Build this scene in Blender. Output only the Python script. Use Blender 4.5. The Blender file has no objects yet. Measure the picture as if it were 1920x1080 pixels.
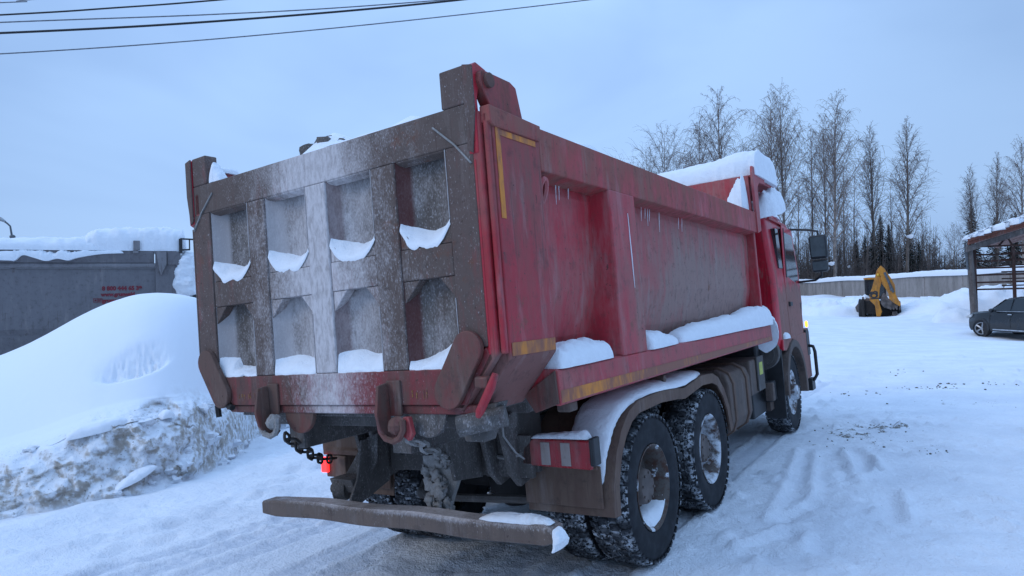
import bpy, bmesh, math, random
import numpy as np
from mathutils import Vector, Matrix, noise as mnoise

S = bpy.context.scene
COL = S.collection
R = math.radians
# ------------------------------------------------------------------ camera
CAM = Vector((3.1136, -2.6671, 1.8116)); FPX = 1249.83          # focal length in pixels of a 1920 px wide picture

def basis(yaw, pitch, roll):
    y, p, r = R(yaw), R(pitch), R(roll)
    f = Vector((-math.sin(y)*math.cos(p), math.cos(y)*math.cos(p), math.sin(p)))
    rt = Vector((math.cos(y), math.sin(y), 0)); up = rt.cross(f)
    return Matrix((rt*math.cos(r)+up*math.sin(r), -rt*math.sin(r)+up*math.cos(r), f)).transposed()
BW = basis(33.0643, 0.8, -1.5)
BT = basis(33.0643, 2.9135, -4.6367)                              # the truck stands on a cross slope
ROT = BW @ BT.transposed()
M = Matrix.Translation(CAM) @ ROT.to_4x4() @ Matrix.Translation(-CAM)
cd = bpy.data.cameras.new('camera'); cam = bpy.data.objects.new('camera', cd); COL.objects.link(cam)
cd.sensor_width = 36; cd.lens = 36*FPX/1920; cd.clip_start = 0.05; cd.clip_end = 3000
rt, up, fw = BW.col[0], BW.col[1], BW.col[2]
cam.matrix_world = Matrix.Translation(CAM) @ Matrix((rt, up, -fw)).transposed().to_4x4()
S.camera = cam
def at(u, v, d): return CAM + d*(fw + rt*((u-960)/FPX) - up*((v-540)/FPX))
# ------------------------------------------------------------------ sky and light
SUN_EL, SUN_AZ = 34, 215
W = bpy.data.worlds.new('World'); S.world = W; W.use_nodes = True
t = W.node_tree; t.nodes.clear()
def wn(k, **kw):
    n = t.nodes.new(k)
    for a, v in kw.items(): setattr(n, a, v)
    return n
sky = wn('ShaderNodeTexSky', sky_type='NISHITA', sun_disc=False, sun_elevation=R(SUN_EL), sun_rotation=R(SUN_AZ), air_density=1.2, dust_density=2.0)
tc = wn('ShaderNodeTexCoord')
mp = wn('ShaderNodeMapping'); mp.inputs['Scale'].default_value = (1.0, 1.0, 2.6)
t.links.new(tc.outputs['Generated'], mp.inputs['Vector'])
nz = wn('ShaderNodeTexNoise'); nz.inputs['Scale'].default_value = 1.7; nz.inputs['Detail'].default_value = 4; nz.inputs['Roughness'].default_value = .5; nz.inputs['Distortion'].default_value = .4
t.links.new(mp.outputs[0], nz.inputs['Vector'])
mr = wn('ShaderNodeMapRange', interpolation_type='SMOOTHSTEP'); mr.inputs['From Min'].default_value = .33; mr.inputs['From Max'].default_value = .68
t.links.new(nz.outputs['Fac'], mr.inputs['Value'])
mx = wn('ShaderNodeMix', data_type='RGBA')
mx.inputs['A'].default_value = (2.70, 4.35, 7.45, 1); mx.inputs['B'].default_value = (3.45, 5.35, 8.6, 1)   # overcast cloud, darker and brighter
t.links.new(mr.outputs[0], mx.inputs['Factor'])
mx2 = wn('ShaderNodeMix', data_type='RGBA'); mx2.inputs['Factor'].default_value = .93
t.links.new(sky.outputs[0], mx2.inputs['A']); t.links.new(mx.outputs['Result'], mx2.inputs['B'])
# an overcast sky is brighter overhead and brighter on one side
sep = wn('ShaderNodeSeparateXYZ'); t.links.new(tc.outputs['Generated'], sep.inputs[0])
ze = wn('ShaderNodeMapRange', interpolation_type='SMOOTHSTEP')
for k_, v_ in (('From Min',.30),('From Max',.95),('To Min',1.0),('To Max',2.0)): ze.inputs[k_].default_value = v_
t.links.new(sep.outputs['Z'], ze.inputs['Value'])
dt = wn('ShaderNodeVectorMath', operation='DOT_PRODUCT'); dt.inputs[1].default_value = (at(830,-40,1)-CAM).normalized(); t.links.new(tc.outputs['Generated'], dt.inputs[0])
br_ = wn('ShaderNodeMapRange', interpolation_type='SMOOTHSTEP')
for k_, v_ in (('From Min',.72),('From Max',1.0),('To Min',1.0),('To Max',1.22)): br_.inputs[k_].default_value = v_
t.links.new(dt.outputs['Value'], br_.inputs['Value'])
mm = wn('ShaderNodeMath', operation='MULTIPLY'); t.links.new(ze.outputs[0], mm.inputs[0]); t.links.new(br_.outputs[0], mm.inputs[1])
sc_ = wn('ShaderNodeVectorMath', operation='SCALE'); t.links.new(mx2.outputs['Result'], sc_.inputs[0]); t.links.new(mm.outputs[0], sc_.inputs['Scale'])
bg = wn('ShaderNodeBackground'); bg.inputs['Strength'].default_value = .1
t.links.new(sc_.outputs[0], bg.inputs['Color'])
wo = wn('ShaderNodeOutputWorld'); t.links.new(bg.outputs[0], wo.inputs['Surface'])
sd = bpy.data.lights.new('sun', 'SUN'); sd.energy = .5; sd.angle = R(25); sd.color = (1, .93, .86)
sd.energy = .6; so = bpy.data.objects.new('sun', sd); COL.objects.link(so)
az, el = R(SUN_AZ), R(SUN_EL)
so.rotation_euler = Vector((math.sin(az)*math.cos(el), math.cos(az)*math.cos(el), math.sin(el))).to_track_quat('Z', 'Y').to_euler()
S.view_settings.view_transform = 'Standard'; S.view_settings.look = 'None'
S.view_settings.exposure = .12; S.view_settings.gamma = 1; S.view_settings.use_curve_mapping = False
S.cycles.max_bounces = 6

# ------------------------------------------------------------------ helpers

def tag(o, label=None, cat=None, group=None, kind=None):
    if label: o['label'] = label
    if cat: o['category'] = cat
    if group: o['group'] = group
    if kind: o['kind'] = kind
    return o
def empty(name, mat=None, label=None, cat=None, group=None, parent=None):
    o = bpy.data.objects.new(name, None); COL.objects.link(o); o.empty_display_size = .2
    if parent: o.parent = parent
    if mat is not None: o.matrix_local = mat
    return tag(o, label, cat, group)
def copy_tree(o, parent=None):
    c = o.copy(); COL.objects.link(c); c.parent = parent
    for ch in list(o.children): copy_tree(ch, c)
    return c

class MB:
    def __init__(s): s.v = []; s.f = []
    def add(s, vs, fs):
        b = len(s.v); s.v += [tuple(x) for x in vs]; s.f += [tuple(i+b for i in f) for f in fs]; return s
    def box(s, x0, x1, y0, y1, z0, z1):
        return s.add([(x0,y0,z0),(x1,y0,z0),(x1,y1,z0),(x0,y1,z0),(x0,y0,z1),(x1,y0,z1),(x1,y1,z1),(x0,y1,z1)],
                     [(0,3,2,1),(4,5,6,7),(0,1,5,4),(1,2,6,5),(2,3,7,6),(3,0,4,7)])
    def prism(s, poly, ax, a0, a1):
        def p(q, a):
            return {0:(a,q[0],q[1]), 1:(q[0],a,q[1]), 2:(q[0],q[1],a)}[ax]
        n = len(poly)
        return s.add([p(q,a0) for q in poly]+[p(q,a1) for q in poly],
                     [tuple(range(n)), tuple(range(2*n-1,n-1,-1))]+[(i,(i+1)%n,(i+1)%n+n,i+n) for i in range(n)])
    def tube(s, pts, r, n=6, cap=True):
        pts = [Vector(p) for p in pts]; rs = r if isinstance(r,(list,tuple)) else [r]*len(pts)
        a = None; vs = []
        for i, p in enumerate(pts):
            d = (pts[min(i+1,len(pts)-1)]-pts[max(i-1,0)]).normalized()
            if a is None: a = d.orthogonal().normalized()
            else: a = (a-d*a.dot(d)).normalized()
            b = d.cross(a)
            for k in range(n):
                w = 2*math.pi*k/n; vs.append(p+(a*math.cos(w)+b*math.sin(w))*rs[i])
        m = len(pts); fs = [(i*n+k, i*n+(k+1)%n, (i+1)*n+(k+1)%n, (i+1)*n+k) for i in range(m-1) for k in range(n)]
        if cap: fs += [tuple(range(n-1,-1,-1)), tuple(range((m-1)*n, m*n))]
        return s.add(vs, fs)
    def cyl(s, p0, p1, r0, r1=None, n=16): return s.tube([p0,p1], [r0, r0 if r1 is None else r1], n)
    def lathe(s, prof, n=32, c=(0,0,0), closed=False):            # round the X axis: prof = [(x, r)]
        vs = [(c[0]+x, c[1]+r*math.cos(2*math.pi*k/n), c[2]+r*math.sin(2*math.pi*k/n)) for x,r in prof for k in range(n)]
        m = len(prof); fs = []
        for i in range(m if closed else m-1):
            j = (i+1)%m
            fs += [(i*n+k, i*n+(k+1)%n, j*n+(k+1)%n, j*n+k) for k in range(n)]
        return s.add(vs, fs)
    def grid(s, P):
        P = np.asarray(P); a, b = P.shape[:2]
        return s.add(P.reshape(-1,3).tolist(), [(i*b+j, i*b+j+1, (i+1)*b+j+1, (i+1)*b+j) for i in range(a-1) for j in range(b-1)])
    def ball(s, c, r, n=10, m=6, sq=(1,1,1), jit=0):
        vs=[]; fs=[]
        for i in range(m+1):
            for k in range(n):
                th=math.pi*i/m; ph=2*math.pi*k/n
                q=Vector((math.sin(th)*math.cos(ph), math.sin(th)*math.sin(ph), math.cos(th)))
                g=1+jit*mnoise.noise(q*1.7+Vector(c)*9)
                vs.append((c[0]+q.x*r*sq[0]*g, c[1]+q.y*r*sq[1]*g, c[2]+q.z*r*sq[2]*g))
        fs=[(i*n+k,(i+1)*n+k,(i+1)*n+(k+1)%n,i*n+(k+1)%n) for i in range(m) for k in range(n)]
        return s.add(vs,fs)
    def build(s, name, mat, parent=None, bevel=0, smooth=None, world=None, recalc=True):
        me = bpy.data.meshes.new(name); me.from_pydata(s.v, [], s.f)
        if recalc or smooth is not None:
            bm = bmesh.new(); bm.from_mesh(me)
            if smooth is not None: bmesh.ops.remove_doubles(bm, verts=bm.verts, dist=1e-5)
            if recalc: bmesh.ops.recalc_face_normals(bm, faces=bm.faces)
            if smooth is not None:
                for f in bm.faces: f.smooth = True
                for e in bm.edges:
                    if len(e.link_faces)==2 and e.calc_face_angle(0) > R(smooth): e.smooth = False
            bm.to_mesh(me); bm.free()
        me.materials.append(mat)
        o = bpy.data.objects.new(name, me); COL.objects.link(o)
        if parent: o.parent = parent
        if world is not None: o.matrix_world = world
        if bevel:
            b = o.modifiers.new('bevel','BEVEL'); b.width = bevel; b.segments = 2; b.limit_method='ANGLE'; b.angle_limit=R(35)
        return o

def hash2(ix, iy, seed):
    h = (ix.astype(np.int64)*374761393 + iy.astype(np.int64)*668265263 + seed*974711) & 0x7fffffff
    h = ((h ^ (h >> 13))*1274126177) & 0x7fffffff
    return ((h ^ (h >> 16)) & 0xffff)/65535.0
def vnoise(x, y, seed=0):
    ix = np.floor(x); iy = np.floor(y); fx = x-ix; fy = y-iy
    fx = fx*fx*(3-2*fx); fy = fy*fy*(3-2*fy)
    a=hash2(ix,iy,seed); b=hash2(ix+1,iy,seed); c=hash2(ix,iy+1,seed); d=hash2(ix+1,iy+1,seed)
    return (a*(1-fx)+b*fx)*(1-fy)+(c*(1-fx)+d*fx)*fy-.5
def fbm(x, y, seed=0, oct=4, gain=.5):
    r = 0; a = 1; 
    for o in range(oct): r = r+a*vnoise(x*2**o+17.3*o, y*2**o-9.1*o, seed+o*31); a *= gain
    return r
def sstep(a, b, x): 
    q = np.clip((x-a)/(b-a), 0, 1); return q*q*(3-2*q)

# ------------------------------------------------------------------ materials
class T:
    def __init__(s, name):
        s.m = bpy.data.materials.new(name); s.m.use_nodes = True; s.t = s.m.node_tree
        s.b = s.t.nodes['Principled BSDF']; s.tc = s.t.nodes.new('ShaderNodeTexCoord')
        s.co = s.tc.outputs['Object']
    def set(s, n, k, v):
        if isinstance(v, bpy.types.NodeSocket): s.t.links.new(v, n.inputs[k])
        else: n.inputs[k].default_value = v
    def sc(s, v, k):
        n = s.t.nodes.new('ShaderNodeVectorMath'); n.operation='MULTIPLY'; s.set(n,0,v); s.set(n,1,k); return n.outputs[0]
    def noise(s, scale, detail=3, rough=.55, k=None, dist=0, off=None):
        v = s.co if k is None else s.sc(s.co, k)
        if off is not None:
            a = s.t.nodes.new('ShaderNodeVectorMath'); a.operation='ADD'; s.set(a,0,v); s.set(a,1,off); v=a.outputs[0]
        n = s.t.nodes.new('ShaderNodeTexNoise'); s.set(n,'Vector',v); s.set(n,'Scale',scale); s.set(n,'Detail',detail); s.set(n,'Roughness',rough); s.set(n,'Distortion',dist)
        return n.outputs['Fac']
    def ma(s, op, a, b=0.0, c=0.0, clamp=False):
        n = s.t.nodes.new('ShaderNodeMath'); n.operation=op; n.use_clamp=clamp
        s.set(n,0,a); s.set(n,1,b); s.set(n,2,c); return n.outputs[0]
    def ramp(s, f, a, b, lo=0.0, hi=1.0):
        n = s.t.nodes.new('ShaderNodeMapRange'); n.interpolation_type='SMOOTHSTEP'
        s.set(n,'Value',f); s.set(n,'From Min',a); s.set(n,'From Max',b); s.set(n,'To Min',lo); s.set(n,'To Max',hi); return n.outputs[0]
    def mix(s, f, a, b):
        n = s.t.nodes.new('ShaderNodeMix'); n.data_type='RGBA'
        for k, v in (('Factor',f),('A',a),('B',b)):
            i = [x for x in n.inputs if x.name==k and (k=='Factor' and x.type=='VALUE' or k!='Factor' and x.type=='RGBA')][0]
            if isinstance(v, bpy.types.NodeSocket): s.t.links.new(v, i)
            else: i.default_value = v if k=='Factor' else (*v,1)
        return [x for x in n.outputs if x.type=='RGBA'][0]
    def xyz(s, v=None):
        n = s.t.nodes.new('ShaderNodeSeparateXYZ'); s.set(n,0,v or s.co); return n.outputs
    def gauss(s, v, c, w):                                       # 1 at c, fading over w
        a = s.ma('DIVIDE', s.ma('SUBTRACT', v, c), w); return s.ma('DIVIDE', 1.0, s.ma('ADD', 1.0, s.ma('MULTIPLY', a, a)))
    def bump(s, h, strength=.5, dist=.01):
        n = s.t.nodes.new('ShaderNodeBump'); s.set(n,'Height',h); s.set(n,'Strength',strength); s.set(n,'Distance',dist)
        s.t.links.new(n.outputs[0], s.b.inputs['Normal'])
    def fin(s, col, rough=.6, metal=0, spec=.5):
        for k, v in (('Base Color', col),('Roughness',rough),('Metallic',metal),('Specular IOR Level',spec)):
            if k=='Base Color' and not isinstance(v, bpy.types.NodeSocket): v=(*v,1)
            s.set(s.b,k,v)
        return s.m

def plain(name, c, rough=.5, metal=0, var=.25, scale=8, spec=.5):
    q = T(name); n = q.noise(scale, 4)
    return q.fin(q.mix(q.ramp(n,.3,.7), tuple(x*(1-var) for x in c), tuple(min(1,x*(1+var)) for x in c)), rough, metal, spec)
def glow(name, c, e):
    q = T(name); q.set(q.b,'Emission Color',(*c,1)); q.set(q.b,'Emission Strength',e); return q.fin(c,.3)

SNOWC = (.80,.83,.87)
def snow_mat(name, fine=90, amt=.6, dirt=0):
    q = T(name)
    a = q.noise(fine,3,.6); b = q.noise(14,4,.6)
    h = q.ma('ADD', q.ma('MULTIPLY',a,.35), b)
    q.bump(h, amt, .02)
    c = q.mix(q.ramp(b,.3,.7), (.76,.79,.83), SNOWC)
    if dirt: c = q.mix(q.ma('MULTIPLY', q.ramp(q.noise(5,5,.65),.52,.66), dirt), c, (.36,.31,.27))
    return q.fin(c, .9, 0, .15)

def paint(name, red=(.42,.018,.032), dust=(.27,.205,.175), lo=.42, hi=.72, extra=None, chips=True, rough=.42, frost=None, dmax=.85, wall=False):
    """weathered paint: dust in streaks and clouds, rust chips, optional frost"""
    q = T(name); X,Y,Z = q.xyz()
    st = q.noise(7,4,.6,k=(1.6,1.6,.22)); cl = q.noise(1.5,4,.6,off=(3.1,.4,1.7)); fi = q.noise(46,3,.6,k=(1,1,.3))
    d = q.ma('ADD', q.ma('MULTIPLY',st,.42), q.ma('ADD', q.ma('MULTIPLY',cl,.42), q.ma('MULTIPLY',fi,.16)))
    if extra: d = q.ma('ADD', d, extra(q,X,Y,Z))
    f = q.ramp(d, lo, hi)
    base = q.mix(q.ramp(q.noise(3,2),.3,.7), tuple(c*.85 for c in red), red)
    c = q.mix(q.ma('MULTIPLY',f,dmax), base, dust)
    gr_ = q.ramp(q.noise(12,6,.75,off=(5,3,8)), .50, .70); c = q.mix(q.ma('MULTIPLY',gr_,.42), c, (.035,.028,.025))
    sl = q.ramp(q.noise(5,5,.7,k=(1.5,1.5,.25),off=(8,1,2)), .52, .72); c = q.mix(q.ma('MULTIPLY',sl,.22), c, (.38,.33,.31))
    sr = q.ramp(q.noise(30,2,.5,k=(1,1,.05),off=(3,9,1)), .66, .70); c = q.mix(q.ma('MULTIPLY',sr,.35), c, (.06,.03,.025))
    if chips:
        ch = q.ramp(q.noise(34,4,.65,off=(9,2,5)), .655, .69); c = q.mix(q.ma('MULTIPLY',ch,.8), c, (.045,.025,.02))
        rs = q.ramp(q.noise(4.5,6,.7,off=(1,7,3)), .60, .72); c = q.mix(q.ma('MULTIPLY',rs,.7), c, (.15,.055,.03))
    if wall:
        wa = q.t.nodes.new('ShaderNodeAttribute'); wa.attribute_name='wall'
    r = q.ramp(f, 0, 1, rough, .88)
    hgt = q.ma('ADD', q.ma('MULTIPLY', q.noise(110,3), .3), q.ma('MULTIPLY', d, .5))
    if frost:
        am = frost(q,X,Y,Z)
        fn = q.noise(120,3,.6,k=(1,1,.55)); fm = q.noise(7,5,.65,k=(1,1,.6))
        soft = q.ramp(q.ma('ADD', q.ma('ADD', am, q.ma('MULTIPLY', q.ma('SUBTRACT',fn,.5), .8)), q.ma('MULTIPLY', q.ma('SUBTRACT',fm,.5), 1.0)), .12, 1.0)
        sp = q.ramp(q.ma('ADD', q.ma('ADD', q.ma('MULTIPLY',fn,.8), q.ma('MULTIPLY',fm,.2)), q.ma('MULTIPLY', am, .30)), .60, .76)
        mk = q.ma('MAXIMUM', q.ma('MULTIPLY',soft, q.ramp(q.noise(38,4,.7,k=(1,1,.35),off=(2,8,5)),.30,.62,.48,.84)), q.ma('MULTIPLY',sp,.45))
        c = q.mix(mk, c, (.64,.60,.60)); r = q.ma('MAXIMUM', r, mk)
        hgt = q.ma('ADD', hgt, q.ma('MULTIPLY', mk, .8))
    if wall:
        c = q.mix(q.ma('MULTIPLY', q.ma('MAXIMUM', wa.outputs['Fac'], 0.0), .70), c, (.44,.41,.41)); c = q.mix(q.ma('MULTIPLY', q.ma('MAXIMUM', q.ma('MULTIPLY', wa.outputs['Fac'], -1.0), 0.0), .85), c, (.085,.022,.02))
    q.bump(hgt, .35, .006)
    return q.fin(c, r, 0, .4)

def f_gate(q,X,Y,Z): return q.ma('SUBTRACT', q.ma('MULTIPLY', q.gauss(X,.02,.38), 1.10), .03)
def f_gate_edge(q,X,Y,Z): return q.ma('ADD', q.ma('MULTIPLY', q.gauss(X,.0,.4), .45), .04)
def f_pocket(q,X,Y,Z): return q.ma('ADD', .20, q.ma('MULTIPLY', q.gauss(X,-.02,.40), .66))
def f_low(q,X,Y,Z): return q.ma('SUBTRACT', q.ma('MULTIPLY', q.gauss(X,.05,.24), .95), .10)

BROWN=(.098,.082,.070)
m_side = paint('red_paint_dusty', lo=.33, hi=.74, dmax=.88, extra=lambda q,X,Y,Z: q.ma('ADD', q.ma('MULTIPLY', q.ma('MULTIPLY', q.ramp(Z,2.60,1.9), q.ramp(Y,5.45,4.8)), q.ramp(Y,1.4,4.4,.02,.34)), q.ma('SUBTRACT', q.ma('MULTIPLY', q.ramp(Y,1.2,2.2), .09), .07)))
m_rail = paint('red_paint_muddy_rail', dust=(.22,.115,.085), lo=.36, hi=.66, dmax=.8, extra=lambda q,X,Y,Z: q.ma('ADD', q.ma('MULTIPLY', q.ramp(Z,2.70,2.87), .05), q.ma('MULTIPLY', q.ramp(Y,3.5,1.0), .05)))
m_pillar = paint('red_paint_pillar', red=(.38,.018,.03), dust=(.17,.11,.09), lo=.40, hi=.72, dmax=.8, extra=lambda q,X,Y,Z: q.ma('ADD', q.ma('MULTIPLY', q.ramp(Z,2.3,2.75), .08), q.ma('MULTIPLY', q.ramp(Z,1.70,1.60), .4)))
m_clean = paint('red_paint_cleaner', red=(.42,.016,.03), lo=.37, hi=.78, dmax=.8)
m_cab = paint('red_cab_paint', red=(.50,.012,.03), dust=(.24,.15,.12), lo=.50, hi=.60, chips=False, rough=.3, extra=lambda q,X,Y,Z: q.ma('ADD', -.06, q.ma('MULTIPLY', q.ma('MULTIPLY', q.ramp(Z,2.15,1.75), q.ramp(Y,6.52,6.6)), .30)))
m_gate = paint('gate_brown_frosted', red=(.17,.045,.035), dust=BROWN, lo=.30, hi=.46, frost=f_gate)
m_gate_edge = paint('gate_brown', red=(.20,.04,.035), dust=BROWN, lo=.32, hi=.48, frost=f_gate_edge)
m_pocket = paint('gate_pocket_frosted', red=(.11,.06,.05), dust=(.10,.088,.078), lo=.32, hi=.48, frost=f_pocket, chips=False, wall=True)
m_lowbar = paint('gate_low_beam', red=(.22,.024,.026), dust=(.105,.066,.054), lo=.40, hi=.62, frost=f_low, dmax=.92)
m_arm = paint('red_arm', dust=(.16,.09,.07), lo=.5, hi=.66)
m_ear = paint('red_brown_ear', red=(.28,.03,.03), dust=(.15,.08,.06), lo=.42, hi=.60)
m_plate = paint('brown_plate', red=(.17,.04,.032), dust=(.115,.078,.062), lo=.38, hi=.56)
m_under = paint('grimy_chassis', red=(.052,.047,.044), dust=(.115,.102,.094), lo=.35, hi=.6, chips=False, frost=lambda q,X,Y,Z: q.ma('ADD', -.08, q.ma('MULTIPLY', q.ramp(Y,1.25,.95), .26)))
m_dark = plain('dark_underbody', (.022,.02,.02), .85)
m_crud = paint('frozen_crud', red=(.20,.19,.18), dust=(.28,.27,.26), lo=.4, hi=.6, chips=False, frost=lambda q,X,Y,Z: .22)
m_guard = paint('muddy_mudguard', red=(.12,.07,.052), dust=(.165,.11,.082), lo=.4, hi=.6, chips=False, rough=.8)
m_bar = paint('underrun_rusty', red=(.12,.085,.068), dust=(.16,.12,.10), lo=.4, hi=.6, frost=lambda q,X,Y,Z: q.ma('ADD', 0.0, q.ma('MULTIPLY', q.ma('MULTIPLY', q.ramp(Z,.635,.695), q.ramp(X,1.3,.3,.5,1)), .85)))
m_black = plain('black_plastic', (.018,.018,.02), .5)
m_tank = paint('muddy_tank', red=(.085,.062,.052), dust=(.16,.115,.095), lo=.38, hi=.6, chips=False, rough=.7)
m_chain = plain('dark_chain_steel', (.03,.026,.024), .6, .3)
m_snow = snow_mat('snow')
m_snowd = snow_mat('snow_dusty', dirt=.35)
m_yel = glow('indicator_amber', (1,.36,.03), 3.0)
m_redlit = glow('tail_lamp_lit', (1,.02,.02), 3.0)
m_redlens = paint('tail_lens_red', red=(.38,.014,.022), dust=(.20,.11,.09), lo=.40, hi=.72, chips=False, rough=.25, extra=lambda q,X,Y,Z: q.ma('MULTIPLY', q.ramp(X,.85,.7), .15))
m_wlens = paint('tail_lens_clear', red=(.36,.29,.26), dust=(.26,.19,.165), lo=.42, hi=.6, chips=False, rough=.25)
def tape_mat(name, c=(.62,.21,.02), lo=.42, hi=.64, fade=None):
    q = T(name); X,Y,Z=q.xyz(); d = q.ma('ADD', q.ma('MULTIPLY', q.noise(16,4,.65,k=(1,1,.35)), .6), q.ma('MULTIPLY', q.noise(2.2,3,.6,off=(4,1,2)), .4))
    if fade: d = q.ma('ADD', d, fade(q,X,Y,Z))
    f = q.ramp(d, lo, hi); return q.fin(q.mix(f, c, (.24,.085,.05)), .6)
m_tape = tape_mat('orange_tape')
m_tapew = tape_mat('orange_tape_worn', lo=.34, hi=.62, fade=lambda q,X,Y,Z: q.ma('MULTIPLY', q.ramp(Y,.6,2.6), .12))
m_lime = plain('lime_sticker', (.42,.45,.05), .5)
def tyre_mat():
    q = T('tyre_rubber'); X,Y,Z=q.xyz()
    r = q.ma('SQRT', q.ma('ADD', q.ma('MULTIPLY',Y,Y), q.ma('MULTIPLY',Z,Z)))
    n = q.noise(42,3,.6)
    tread = q.ramp(r,.505,.535)
    tread = q.ma('MULTIPLY', q.ramp(r,.50,.52), q.ramp(r,.541,.530,.22,1.0))
    mk = q.ma('MULTIPLY', q.ramp(n,.44,.54), q.ma('MULTIPLY', tread, q.ramp(q.noise(7,3),.40,.62,.05,1.0)))
    c = q.mix(q.ramp(q.noise(12,3),.35,.7), (.014,.015,.018), (.026,.028,.033))
    c = q.mix(mk, c, (.5,.52,.55)); q.bump(q.noise(60,2), .15, .004)
    return q.fin(c, q.ma('MAXIMUM', .75, mk), 0, .25)
m_tyre = tyre_mat()
def rim_mat(name, s0, s1):
    q = T(name); n = q.noise(9,4,.6); c = q.mix(q.ramp(q.noise(14,5,.7,off=(2,2,2)),.42,.62), (.10,.085,.075), (.075,.034,.022))
    mk = q.ramp(n, s0, s1); q.bump(n,.4,.01)
    return q.fin(q.mix(mk, c, (.62,.65,.69)), q.ma('MAXIMUM', .6, mk), 0, .3)
m_rim1 = rim_mat('rim_rusty', .58, .64); m_rim2 = rim_mat('rim_snowy', .40, .60); m_hub = plain('hub_dusty', (.11,.085,.075), .7)
m_glass = plain('dark_glass', (.012,.016,.02), .06, 0, .1, spec=.8)
# ------------------------------------------------------------------ ground: one snow sheet
NP = ROT @ Vector((0,0,1)); PP = M @ Vector((0,0,0))
FEN0 = at(1480, 545, 84); FEN1 = at(2150, 545, 34)               # line of the concrete fence
fd = (FEN1-FEN0); fd.z = 0; fl = fd.length; fd.normalize(); fn_ = Vector((fd.y,-fd.x,0))
def plane_z(x, y): return PP.z-(NP.x*(x-PP.x)+NP.y*(y-PP.y))/NP.z
def bump2(x, y, cx, cy, rx, ry=None, a=0):
    ry = ry or rx; c, s = math.cos(a), math.sin(a); u=(x-cx)*c+(y-cy)*s; v=-(x-cx)*s+(y-cy)*c
    return np.exp(-(u/rx)**2-(v/ry)**2)
def base_z(x, y):
    x = np.asarray(x,float); y = np.asarray(y,float)
    p = plane_z(x, y); p = -np.logaddexp(-p*14, -np.zeros_like(p)-.0*14)/14+.02     # slope rolls over to level on the right
    z = p*(1-sstep(11, 26, y))
    z = z-.42*bump2(x,y,6.5,30,7,4)*1
    d = -((x-FEN0.x)*fn_.x+(y-FEN0.y)*fn_.y)                      # metres this side of the fence
    al = (x-FEN0.x)*fd.x+(y-FEN0.y)*fd.y
    dr = (.95+.5*fbm(al/6,d/6,5))*np.exp(-(np.maximum(d-1.0,0)/3.6)**2)*(d>-3)*(al>-30)
    far = sstep(20,34,y)
    z = z+dr*far
    for (cx,cy,r,h) in PILES: z = z+h*bump2(x,y,cx,cy,r,r*.7)*(1+.7*fbm(x*1.1,y*1.1,9))
    return z
PILES = []
def pile(u,v,d,r,h):
    q = at(u,v,d); PILES.append((q.x,q.y,r,h))
pile(1525,575,52,1.8,.55); pile(1575,570,50,2.0,.9); pile(1608,560,49,1.2,1.0); pile(1550,560,56,2.5,.9)
pile(1730,565,46,2.6,.6); pile(1790,560,42,2.2,.55); pile(1850,555,40,2.0,.7); pile(1905,548,38,2.6,1.15); pile(1760,590,38,2.0,.35); pile(1700,590,44,1.5,.4); pile(1830,585,34,1.8,.6)

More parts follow.
